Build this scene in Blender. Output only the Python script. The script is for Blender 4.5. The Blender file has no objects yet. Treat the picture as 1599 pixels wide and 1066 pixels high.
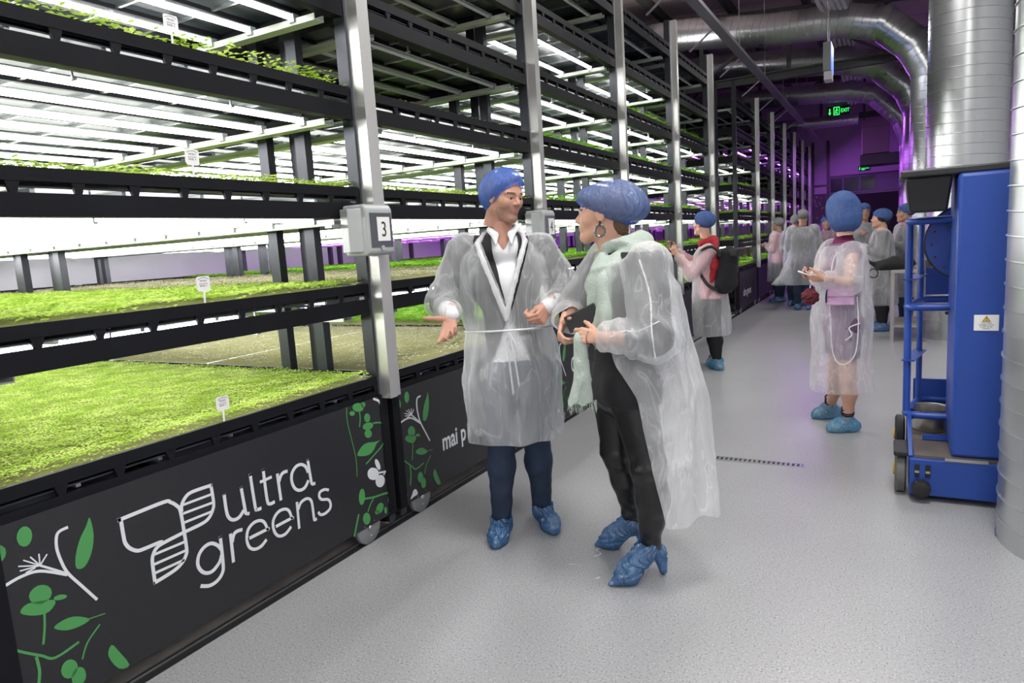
import bpy, math, random
import numpy as np
from mathutils import Matrix, Vector, Euler
C = bpy.context.scene.collection
PI = math.pi
random.seed(7)

# ---------------------------------------------------------------- camera, world, exposure
cd = bpy.data.cameras.new('camera'); cam = bpy.data.objects.new('camera', cd); C.objects.link(cam)
cd.sensor_width = 36.0; cd.lens = 24.0; cd.clip_end = 200
_RX = Vector((0.8761, 0.4785, -0.0624)); _DN = Vector((0.0134, -0.1524, -0.9882)); _FW = Vector((-0.4820, 0.8647, -0.1399))
_m = Matrix((_RX, -_DN, -_FW)).transposed()
_q = _m.to_quaternion(); cam.matrix_world = Matrix.Translation((0, 0, 1.5)) @ _q.to_matrix().to_4x4()
bpy.context.scene.camera = cam
w = bpy.data.worlds.new('world'); bpy.context.scene.world = w; w.use_nodes = True
w.node_tree.nodes['Background'].inputs[0].default_value = (0.75, 0.78, 0.85, 1)
w.node_tree.nodes['Background'].inputs[1].default_value = 0.25
vs = bpy.context.scene.view_settings
vs.view_transform = 'Standard'; vs.look = 'None'; vs.gamma = 1.0; vs.use_curve_mapping = False
vs.exposure = 0.0
TUBE = 20.0      # radiance of the white grow tubes
PURP = 9.0
bpy.context.scene.cycles.max_bounces = 8
bpy.context.scene.cycles.transparent_max_bounces = 12
bpy.context.scene.cycles.sample_clamp_indirect = 4.0
bpy.context.scene.cycles.sample_clamp_direct = 12.0

def area_lamp(name, loc, sx, sy, power, col=(1, 0.98, 0.95), rot=(0, 0, 0)):
    d = bpy.data.lights.new(name, 'AREA'); d.shape = 'RECTANGLE'; d.size = sx; d.size_y = sy; d.energy = power; d.color = col
    o = bpy.data.objects.new(name, d); C.objects.link(o); o.location = loc; o.rotation_euler = rot
    return o
# unseen fill lamps added over the aisle (the one nearest the camera is behind it)
area_lamp('overhead_fill', (0.4, -2.2, 4.9), 1.6, 1.2, 170)
area_lamp('overhead_fill', (0.2, 2.2, 5.3), 1.2, 1.2, 210)
area_lamp('overhead_fill', (-0.6, 8.0, 5.3), 1.2, 1.2, 150)
area_lamp('overhead_fill', (-0.6, 13.0, 4.4), 0.8, 0.8, 45)
for _y in (4.0, 9.0, 12.5):
    area_lamp('upward_fill', (-3.6, _y, 4.35), 0.5, 1.6, 26, (1, .95, .95), (math.pi, 0, 0))  # added to brighten the ceiling, not a fitting of the hall
for _y in (19.5, 24.5, 29.0):
    area_lamp('purple_fill', (-2.0, _y, 3.9), 0.4, 2.0, 48, (0.55, 0.12, 1.0), (0, math.radians(-35), 0))  # added fill floating by the far racks, strengthening their purple light

# ---------------------------------------------------------------- materials
MATS = {}
def mat(name, col, rough=0.5, metal=0.0, emit=None, es=1.0, alpha=1.0, trans=0.0, bump=0.0, bscale=60, spec=0.5, noise=0.0, nscale=8, sheen=0, coat=0):
    if name in MATS: return MATS[name]
    m = bpy.data.materials.new(name); m.use_nodes = True; nt = m.node_tree; b = nt.nodes['Principled BSDF']
    b.inputs['Base Color'].default_value = (*col, 1); b.inputs['Roughness'].default_value = rough; b.inputs['Metallic'].default_value = metal
    b.inputs['Specular IOR Level'].default_value = spec; b.inputs['Alpha'].default_value = alpha
    if coat: b.inputs['Coat Weight'].default_value = coat
    if emit: b.inputs['Emission Color'].default_value = (*emit, 1); b.inputs['Emission Strength'].default_value = es
    if bump or noise:
        tc = nt.nodes.new('ShaderNodeTexCoord'); n = nt.nodes.new('ShaderNodeTexNoise'); n.inputs['Scale'].default_value = bscale if bump else nscale
        n.inputs['Detail'].default_value = 4; nt.links.new(tc.outputs['Object'], n.inputs['Vector'])
        if bump:
            bp = nt.nodes.new('ShaderNodeBump'); bp.inputs['Strength'].default_value = bump; bp.inputs['Distance'].default_value = 0.01
            nt.links.new(n.outputs['Fac'], bp.inputs['Height']); nt.links.new(bp.outputs[0], b.inputs['Normal'])
        if noise:
            n2 = nt.nodes.new('ShaderNodeTexNoise'); n2.inputs['Scale'].default_value = nscale; n2.inputs['Detail'].default_value = 5
            nt.links.new(tc.outputs['Object'], n2.inputs['Vector'])
            r = nt.nodes.new('ShaderNodeMapRange'); r.inputs['From Min'].default_value = 0.3; r.inputs['From Max'].default_value = 0.7
            r.inputs['To Min'].default_value = 1 - noise; r.inputs['To Max'].default_value = 1 + noise
            hs = nt.nodes.new('ShaderNodeHueSaturation'); hs.inputs['Color'].default_value = (*col, 1)
            nt.links.new(n2.outputs['Fac'], r.inputs['Value']); nt.links.new(r.outputs[0], hs.inputs['Value']); nt.links.new(hs.outputs[0], b.inputs['Base Color'])
    MATS[name] = m; return m

def fabric(name, col, alpha, wr=0.6, transl=0.5, scale=14, var=0.22, rough=0.6, crease=0.5):
    """thin nonwoven or plastic sheet: partly see-through, creased"""
    if name in MATS: return MATS[name]
    m = bpy.data.materials.new(name); m.use_nodes = True; nt = m.node_tree; N = nt.nodes; L = nt.links
    N.remove(N['Principled BSDF']); out = N['Material Output']
    tc = N.new('ShaderNodeTexCoord')
    mp = N.new('ShaderNodeMapping'); mp.inputs['Scale'].default_value = (1, 1, 0.30); L.new(tc.outputs['Object'], mp.inputs[0])
    n1 = N.new('ShaderNodeTexNoise'); n1.inputs['Scale'].default_value = scale; n1.inputs['Detail'].default_value = 5; n1.inputs['Distortion'].default_value = 1.2; L.new(mp.outputs[0], n1.inputs['Vector'])
    n2 = N.new('ShaderNodeTexNoise'); n2.inputs['Scale'].default_value = scale*0.45; n2.inputs['Detail'].default_value = 3; L.new(mp.outputs[0], n2.inputs['Vector'])
    # creases: ridged noise
    s = N.new('ShaderNodeMath'); s.operation = 'SUBTRACT'; s.inputs[1].default_value = 0.5; L.new(n1.outputs['Fac'], s.inputs[0])
    a = N.new('ShaderNodeMath'); a.operation = 'ABSOLUTE'; L.new(s.outputs[0], a.inputs[0])
    r = N.new('ShaderNodeMapRange'); r.inputs['From Min'].default_value = 0; r.inputs['From Max'].default_value = 0.03; r.inputs['To Min'].default_value = 1; r.inputs['To Max'].default_value = 0; L.new(a.outputs[0], r.inputs['Value'])
    n3 = N.new('ShaderNodeTexNoise'); n3.inputs['Scale'].default_value = scale*3.4; n3.inputs['Detail'].default_value = 3; n3.inputs['Distortion'].default_value = 0.8; L.new(mp.outputs[0], n3.inputs['Vector'])
    bp = N.new('ShaderNodeBump'); bp.inputs['Strength'].default_value = wr; bp.inputs['Distance'].default_value = 0.012
    ad = N.new('ShaderNodeMath'); ad.operation = 'MULTIPLY_ADD'; L.new(n1.outputs['Fac'], ad.inputs[0]); ad.inputs[1].default_value = 1.6; L.new(a.outputs[0], ad.inputs[2]); ad2 = N.new('ShaderNodeMath'); ad2.operation = 'MULTIPLY_ADD'; L.new(n3.outputs['Fac'], ad2.inputs[0]); ad2.inputs[1].default_value = 0.9; L.new(ad.outputs[0], ad2.inputs[2]); L.new(ad2.outputs[0], bp.inputs['Height'])
    d = N.new('ShaderNodeBsdfDiffuse'); d.inputs[0].default_value = (*col, 1); L.new(bp.outputs[0], d.inputs['Normal'])
    t = N.new('ShaderNodeBsdfTranslucent'); t.inputs[0].default_value = (*col, 1); L.new(bp.outputs[0], t.inputs['Normal'])
    mx = N.new('ShaderNodeMixShader'); mx.inputs[0].default_value = transl; L.new(d.outputs[0], mx.inputs[1]); L.new(t.outputs[0], mx.inputs[2])
    g = N.new('ShaderNodeBsdfGlossy'); g.inputs['Roughness'].default_value = rough*0.6; g.inputs[0].default_value = (1, 1, 1, 1); L.new(bp.outputs[0], g.inputs['Normal'])
    mg = N.new('ShaderNodeMixShader'); mg.inputs[0].default_value = 0.06 if rough > 0.4 else 0.16; L.new(mx.outputs[0], mg.inputs[1]); L.new(g.outputs[0], mg.inputs[2])
    tr = N.new('ShaderNodeBsdfTransparent')
    # opacity = alpha + crease + slow variation
    rr = N.new('ShaderNodeMapRange'); rr.inputs['From Min'].default_value = 0.35; rr.inputs['From Max'].default_value = 0.65; rr.inputs['To Min'].default_value = alpha-var*0.5; rr.inputs['To Max'].default_value = alpha+var*0.5; L.new(n2.outputs['Fac'], rr.inputs['Value'])
    ma = N.new('ShaderNodeMath'); ma.operation = 'MULTIPLY_ADD'; L.new(r.outputs[0], ma.inputs[0]); ma.inputs[1].default_value = crease*(1-alpha); L.new(rr.outputs[0], ma.inputs[2])
    # seen edge-on the sheet looks denser
    lw = N.new('ShaderNodeLayerWeight'); lw.inputs[0].default_value = 0.35
    mb = N.new('ShaderNodeMath'); mb.operation = 'MULTIPLY_ADD'; L.new(lw.outputs['Facing'], mb.inputs[0]); mb.inputs[1].default_value = 0.35*(1-alpha); L.new(ma.outputs[0], mb.inputs[2]); mb.use_clamp = True
    mo = N.new('ShaderNodeMixShader'); L.new(mb.outputs[0], mo.inputs[0]); L.new(tr.outputs[0], mo.inputs[1]); L.new(mg.outputs[0], mo.inputs[2])
    L.new(mo.outputs[0], out.inputs['Surface'])
    MATS[name] = m; return m

def leafy(name, c1, c2, transl=0.35):
    if name in MATS: return MATS[name]
    m = bpy.data.materials.new(name); m.use_nodes = True; nt = m.node_tree; N = nt.nodes; L = nt.links
    N.remove(N['Principled BSDF']); tc = N.new('ShaderNodeTexCoord')
    n = N.new('ShaderNodeTexNoise'); n.inputs['Scale'].default_value = 9; n.inputs['Detail'].default_value = 8; L.new(tc.outputs['Object'], n.inputs['Vector'])
    cr = N.new('ShaderNodeValToRGB'); cr.color_ramp.elements[0].position = 0.36; cr.color_ramp.elements[1].position = 0.64
    cr.color_ramp.elements[0].color = (*c1, 1); cr.color_ramp.elements[1].color = (*c2, 1); L.new(n.outputs['Fac'], cr.inputs[0])
    d = N.new('ShaderNodeBsdfDiffuse'); t = N.new('ShaderNodeBsdfTranslucent'); L.new(cr.outputs[0], d.inputs[0]); L.new(cr.outputs[0], t.inputs[0])
    mx = N.new('ShaderNodeMixShader'); mx.inputs[0].default_value = transl; L.new(d.outputs[0], mx.inputs[1]); L.new(t.outputs[0], mx.inputs[2]); L.new(mx.outputs[0], N['Material Output'].inputs['Surface'])
    MATS[name] = m; return m

def floor_material():
    m = mat('floor_vinyl', (0.42, 0.43, 0.44), 0.34); nt = m.node_tree; N = nt.nodes; L = nt.links; b = N['Principled BSDF']
    tc = N.new('ShaderNodeTexCoord')
    v = N.new('ShaderNodeTexNoise'); v.inputs['Scale'].default_value = 130; v.inputs['Detail'].default_value = 2; L.new(tc.outputs['Object'], v.inputs['Vector'])
    cr = N.new('ShaderNodeValToRGB'); e = cr.color_ramp.elements; e[0].position = 0.30; e[0].color = (0.12, 0.12, 0.12, 1); e[1].position = 0.42; e[1].color = (0.305, 0.31, 0.32, 1)
    e2 = cr.color_ramp.elements.new(0.60); e2.color = (0.305, 0.31, 0.32, 1); e3 = cr.color_ramp.elements.new(0.72); e3.color = (0.50, 0.50, 0.51, 1)
    L.new(v.outputs['Fac'], cr.inputs[0])
    n = N.new('ShaderNodeTexNoise'); n.inputs['Scale'].default_value = 1.3; n.inputs['Detail'].default_value = 6; L.new(tc.outputs['Object'], n.inputs['Vector'])
    r = N.new('ShaderNodeMapRange'); r.inputs['To Min'].default_value = 0.9; r.inputs['To Max'].default_value = 1.12; L.new(n.outputs['Fac'], r.inputs['Value'])
    hs = N.new('ShaderNodeHueSaturation'); L.new(cr.outputs[0], hs.inputs['Color']); L.new(r.outputs[0], hs.inputs['Value']); L.new(hs.outputs[0], b.inputs['Base Color'])
    return m

def spiral_metal(name='galvanised_spiral'):
    m = mat(name, (0.55, 0.57, 0.58), 0.3, 0.9); nt = m.node_tree; N = nt.nodes; L = nt.links; b = N['Principled BSDF']
    tc = N.new('ShaderNodeTexCoord'); n = N.new('ShaderNodeTexNoise'); n.inputs['Scale'].default_value = 5; n.inputs['Detail'].default_value = 6; L.new(tc.outputs['Object'], n.inputs['Vector'])
    r = N.new('ShaderNodeMapRange'); r.inputs['From Min'].default_value = .3; r.inputs['From Max'].default_value = .7; r.inputs['To Min'].default_value = 0.27; r.inputs['To Max'].default_value = 0.34; L.new(n.outputs['Fac'], r.inputs['Value']); L.new(r.outputs[0], b.inputs['Roughness'])
    return m

def M(k): return MATS[k]
mat('black_steel', (0.0085, 0.009, 0.0115), 0.5, 0.0, spec=0.12, noise=0.15, nscale=3)
mat('rack_post', (0.045, 0.048, 0.058), 0.32, 0.55)
mat('tray_metal', (0.07, 0.08, 0.10), 0.3, 0.0, spec=0.10, noise=0.3, nscale=2.5)
mat('zinc_bar', (0.62, 0.64, 0.66), 0.3, 0.9)
mat('white_rail', (0.62, 0.66, 0.60), 0.4, 0.1)
mat('tube_on', (1, 1, 1), 0.4, emit=(1.0, 0.985, 0.97), es=TUBE)
mat('tube_off', (0.55, 0.58, 0.57), 0.3)
mat('tube_purple', (1, 1, 1), 0.4, emit=(0.62, 0.16, 1.0), es=PURP)
mat('tube_holder', (0.5, 0.55, 0.58), 0.25, 0.3)
mat('trunking', (0.62, 0.62, 0.60), 0.33, 0.75)
mat('panel_black', (0.014, 0.0145, 0.018), 0.45, noise=0.1, nscale=30)
mat('print_white', (0.66, 0.68, 0.70), 0.5)
mat('print_green', (0.06, 0.27, 0.075), 0.5)
mat('mat_soil', (0.30, 0.30, 0.12), 0.9, bump=0.6, bscale=120)
mat('seed_mat', (0.36, 0.35, 0.29), 0.9, bump=1.0, bscale=170, noise=0.3, nscale=30)
leafy('sprout_lime', (0.36, 0.56, 0.06), (0.70, 0.88, 0.24))
leafy('sprout_green', (0.12, 0.34, 0.03), (0.34, 0.60, 0.08))
leafy('sprout_brown', (0.30, 0.28, 0.15), (0.62, 0.60, 0.47), 0.15)
mat('box_grey', (0.36, 0.38, 0.38), 0.35)
mat('box_window', (0.05, 0.055, 0.065), 0.12, coat=0.5)
mat('paper', (0.78, 0.78, 0.77), 0.6)
mat('ink', (0.02, 0.02, 0.02), 0.6)
mat('wheel_grey', (0.25, 0.26, 0.27), 0.45, 0.3)

# ---------------------------------------------------------------- mesh helpers
def setp(o, label=None, cat=None, group=None, kind=None):
    if label: o['label'] = label
    if cat: o['category'] = cat
    if group: o['group'] = group
    if kind: o['kind'] = kind
    return o
def empty(name, loc=(0, 0, 0), rz=0.0, label=None, cat=None, group=None):
    o = bpy.data.objects.new(name, None); C.objects.link(o); o.location = loc; o.rotation_euler = (0, 0, rz); o.empty_display_size = 0.1
    return setp(o, label, cat, group)
def link(name, me, parent=None, loc=None, rot=None, kind=None, scale=None, label=None):
    o = bpy.data.objects.new(name, me); C.objects.link(o)
    if parent: o.parent = parent
    if loc is not None: o.location = loc
    if rot is not None: o.rotation_euler = rot
    if scale is not None: o.scale = scale
    if kind: o['kind'] = kind
    if label: o['label'] = label
    return o

class MB:
    def __init__(s): s.v = []; s.f = []; s.m = []; s.mats = []; s.cur = 0
    def use(s, k):
        m = MATS[k]
        if m not in s.mats: s.mats.append(m)
        s.cur = s.mats.index(m); return s
    def add(s, vs, fs):
        n = len(s.v); s.v += [tuple(p) for p in vs]
        for f in fs: s.f.append(tuple(i+n for i in f)); s.m.append(s.cur)
        return s
    def box(s, x0, x1, y0, y1, z0, z1):
        return s.add([(x0, y0, z0), (x1, y0, z0), (x1, y1, z0), (x0, y1, z0), (x0, y0, z1), (x1, y0, z1), (x1, y1, z1), (x0, y1, z1)],
                     [(0, 3, 2, 1), (4, 5, 6, 7), (0, 1, 5, 4), (1, 2, 6, 5), (2, 3, 7, 6), (3, 0, 4, 7)])
    def bar(s, a, b, w, h, up=(0, 0, 1)):
        a = Vector(a); b = Vector(b); d = (b-a).normalized(); up = Vector(up)
        if abs(d.dot(up)) > 0.98: up = Vector((0, 1, 0))
        x = d.cross(up).normalized()*w/2; y = x.cross(d).normalized()*h/2
        return s.add([a-x-y, a+x-y, a+x+y, a-x+y, b-x-y, b+x-y, b+x+y, b-x+y], [(0, 3, 2, 1), (4, 5, 6, 7), (0, 1, 5, 4), (1, 2, 6, 5), (2, 3, 7, 6), (3, 0, 4, 7)])
    def tube(s, pts, r, n=8, cap=True, closed=False):
        pts = [Vector(p) for p in pts]; rs = r if isinstance(r, (list, tuple)) else [r]*len(pts)
        vs = []; up = None; K = len(pts)
        for i, p in enumerate(pts):
            d = (pts[(i+1) % K]-pts[i-1]) if closed else (pts[min(i+1, K-1)]-pts[max(i-1, 0)])
            d.normalize()
            if up is None:
                up = Vector((0, 0, 1)) if abs(d.z) < 0.9 else Vector((1, 0, 0))
            x = d.cross(up); x.normalize(); up = x.cross(d); up.normalize()
            for k in range(n):
                t = 2*PI*k/n; vs.append(p+(x*math.cos(t)+up*math.sin(t))*rs[i])
        fs = []
        for i in range(K if closed else K-1):
            j = (i+1) % K
            for k in range(n): fs.append((i*n+k, i*n+(k+1) % n, j*n+(k+1) % n, j*n+k))
        if cap and not closed: fs += [tuple(range(n))[::-1], tuple(range((K-1)*n, K*n))]
        return s.add(vs, fs)
    def lathe(s, c, prof, n=24, axis='z', cap=True):
        vs = []; c = Vector(c)
        for r, h in prof:
            for k in range(n):
                t = 2*PI*k/n; a, b = r*math.cos(t), r*math.sin(t)
                vs.append(c+Vector({'z': (a, b, h), 'x': (h, a, b), 'y': (a, h, b)}[axis]))
        fs = []
        for i in range(len(prof)-1):
            for k in range(n):
                q = (i*n+k, i*n+(k+1) % n, (i+1)*n+(k+1) % n, (i+1)*n+k)
                fs.append(q if axis != 'y' else q[::-1])
        if cap: fs += [tuple(range(n))[::-1], tuple(range((len(prof)-1)*n, len(prof)*n))]
        return s.add(vs, fs)
    def prism(s, poly, axis, t0, t1):
        """polygon in the plane across axis, from t0 to t1"""
        n = len(poly); P = lambda a, b, t: {'x': (t, a, b), 'y': (a, t, b), 'z': (a, b, t)}[axis]
        return s.add([P(a, b, t0) for a, b in poly]+[P(a, b, t1) for a, b in poly], [tuple(range(n))[::-1], tuple(range(n, 2*n))]+[(i, (i+1) % n, n+(i+1) % n, n+i) for i in range(n)])
    def mesh(s, name, smooth=False):
        me = bpy.data.meshes.new(name); me.from_pydata(s.v, [], s.f)
        for m in s.mats: me.materials.append(m)
        if s.mats: me.polygons.foreach_set('material_index', s.m)
        if smooth: me.polygons.foreach_set('use_smooth', [True]*len(s.f)); 
        me.update(); return me
    def obj(s, name, parent=None, smooth=False, bevel=0, **k):
        o = link(name, s.mesh(name, smooth), parent, **k)
        if smooth and bevel != 'all':
            try: o.data.set_sharp_from_angle(angle=math.radians(40))
            except Exception: pass
        if bevel and bevel != 'all':
            b = o.modifiers.new('bevel', 'BEVEL'); b.width = bevel; b.segments = 2; b.limit_method = 'ANGLE'
        return o
def mb(k): return MB().use(k)

def crom(pts, n=6):
    """Catmull-Rom through 2-D points"""
    if len(pts) < 3: return list(pts)
    P = [pts[0]]+list(pts)+[pts[-1]]; out = []
    for i in range(1, len(P)-2):
        for k in range(n):
            t = k/n; t2 = t*t; t3 = t2*t
            out.append(tuple(0.5*((2*P[i][j])+(-P[i-1][j]+P[i+1][j])*t+(2*P[i-1][j]-5*P[i][j]+4*P[i+1][j]-P[i+2][j])*t2+(-P[i-1][j]+3*P[i][j]-3*P[i+1][j]+P[i+2][j])*t3) for j in range(len(P[0]))))
    out.append(tuple(pts[-1])); return out
def ribbon(b, pts, w, x0, x1):
    """a flat stroke of width w in the (y,z) plane between x0 and x1"""
    Q = []
    for p in crom(pts):
        if not Q or math.hypot(p[0]-Q[-1][0], p[1]-Q[-1][1]) > 1e-3: Q.append(p)
    if len(Q) < 2: return
    L = []; R = []
    for i, p in enumerate(Q):
        a = Q[max(i-1, 0)]; c = Q[min(i+1, len(Q)-1)]; dx, dy = c[0]-a[0], c[1]-a[1]; l = math.hypot(dx, dy) or 1
        nx, ny = -dy/l*w/2, dx/l*w/2
        L.append((p[0]+nx, p[1]+ny)); R.append((p[0]-nx, p[1]-ny))
    _RB[0] = (_RB[0]+1) % 9; x1 += _RB[0]*.00012; n = len(Q); vs = []
    for i in range(n): vs += [(x0, *L[i]), (x1, *L[i]), (x1, *R[i]), (x0, *R[i])]
    fs = [(4*i+k, 4*i+k+1, 4*i+k+5, 4*i+k+4) for i in range(n-1) for k in range(3)]+[(0, 3, 2, 1), (4*n-4, 4*n-3, 4*n-2, 4*n-1)]
    b.add(vs, fs)
_RB = [0]
def text_obj(name, body, size, material, parent, loc, rot, ext=0.001, sx=1.0, align='CENTER', bold=0.0):
    cu = bpy.data.curves.new(name, 'FONT'); cu.body = body; cu.size = size; cu.extrude = ext; cu.align_x = align; cu.offset = bold
    o = bpy.data.objects.new(name, cu); C.objects.link(o); bpy.context.view_layer.update()
    dg = bpy.context.evaluated_depsgraph_get(); me = bpy.data.meshes.new_from_object(o.evaluated_get(dg)); C.objects.unlink(o); bpy.data.objects.remove(o)
    me.materials.clear(); me.materials.append(material)
    q = link(name, me, parent, loc, rot, scale=(sx, 1, 1)); return q

# ---------------------------------------------------------------- the setting
floor_material(); spiral_metal()
mat('wall_white', (0.62, 0.62, 0.66), 0.7, noise=0.05, nscale=2)
mat('wall_panel', (0.60, 0.56, 0.62), 0.6)
mat('ceiling_sheet', (0.62, 0.50, 0.50), 0.6, noise=0.12, nscale=1.2)
mat('truss_steel', (0.10, 0.105, 0.10), 0.45, 0.4)
mat('dark_gap', (0.008, 0.008, 0.009), 0.6)
mat('track_plate', (0.62, 0.58, 0.53), 0.5, 0.0, noise=0.2, nscale=6)
YF = 27.0; XL = -9.7; XR = 1.75; YN = -4.2; ZC = 5.75
def struct(name, b, **k): o = b.obj(name, **k); o['kind'] = 'structure'; return o
struct('floor', mb('floor_vinyl').box(XL, XR, YN, YF, -0.12, 0))
struct('wall_left', mb('wall_white').box(XL-.15, XL, YN, YF, 0, ZC+.8))
struct('wall_right', mb('wall_white').box(XR, XR+.15, YN, YF, 0, ZC))
struct('wall_near', mb('wall_white').box(XL-.15, XR+.15, YN-.15, YN, 0, ZC+1.2))
fw = struct('wall_far', mb('wall_panel').box(XL-.15, XR+.15, YF, YF+.15, 0, ZC+1.4))
# vertical steel mullions and joints of the far wall panels, window band, dark doorway
for x, wd in ((-2.44, .07), (-1.97, .1), (-3.4, .1), (-4.6, .1)):
    mb('truss_steel').box(x, x+wd, YF-.05, YF, 0, 4.4).obj('wall_post', fw)
mb('truss_steel').box(-2.37, -1.97, YF-.05, YF, 2.86, 2.92).obj('wall_rail', fw)
mb('truss_steel').box(-1.87, .9, YF-.07, YF, 3.13, 3.18).obj('wall_rail', fw)
mat('window_glass', (0.035, 0.05, 0.05), 0.15); mat('window_frame', (0.20, 0.23, 0.24), 0.5)
wn = struct('window_1', mb('window_frame').box(-1.87, .9, YF-.06, YF-.01, 2.55, 3.13))
for a_, b_ in ((-1.84, -1.47), (-1.42, -.97), (-.9, -.46)): mb('window_glass').box(a_, b_, YF-.075, YF-.06, 2.62, 3.09).obj('pane', wn)
dr = struct('door_1', mb('dark_gap').box(-1.6, .9, YF-.05, YF-.01, 0, 2.5))
mb('window_frame').box(-1.66, -1.6, YF-.07, YF-.01, 0, 2.5).obj('door_frame', dr)
# pitched sheet ceiling in strips with purlins under it
cl = mb('ceiling_sheet')
for y in np.arange(YN, YF, 1.1):
    cl.add([(XL, y, ZC+.9), (XR, y, ZC-.05), (XR, y+1.07, ZC-.05), (XL, y+1.07, ZC+.9), (XL, y, ZC+.98), (XR, y, ZC+.03), (XR, y+1.1, ZC+.03), (XL, y+1.1, ZC+.98)],
           [(0, 1, 2, 3), (7, 6, 5, 4), (0, 4, 5, 1), (2, 6, 7, 3), (1, 5, 6, 2), (3, 7, 4, 0)])
cl.use('truss_steel')
for x in (-8.5, -6.4, -4.3, -2.9, -1.5, -.1, 1.2):
    zz = ZC-.05+(XR-x)*0.95/(XR-XL); cl.box(x-.05, x+.05, YN, YF, zz-.2, zz-.01)
struct('ceiling', cl)
# floor track of the mobile racks: steel plate, then the open groove
tr = struct('trim_1', mb('track_plate').box(-2.66, -2.40, YN+.1, 25.2, 0.0, 0.004))
mb('dark_gap').box(-2.40, -2.365, YN+.1, 25.2, 0.0, 0.006).obj('track_groove', tr)
mb('zinc_bar').box(-2.415, -2.40, YN+.1, 25.2, 0.0, 0.014).obj('track_rail', tr)
# drain grate across the aisle
dg_ = setp(empty('floor_drain', (-0.73, 4.5, 0)), 'slotted steel drain grate set in the floor beyond the front pair', 'drain')
f = mb('zinc_bar'); f.box(-.275, .275, -.038, -.026, 0, .006); f.box(-.275, .275, .026, .038, 0, .006); f.box(-.275, -.268, -.026, .026, 0, .006); f.box(.268, .275, -.026, .026, 0, .006); f.obj('grate_frame', dg_)
mb('dark_gap').box(-.268, .268, -.026, .026, 0, .002).obj('drain_channel', dg_)
sl = mb('zinc_bar').box(-.007, .007, -.026, .026, .001, .006).mesh('slat')
for k in range(18): link('slat', sl, dg_, (-.268+.0295*(k+.75), 0, 0))

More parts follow.
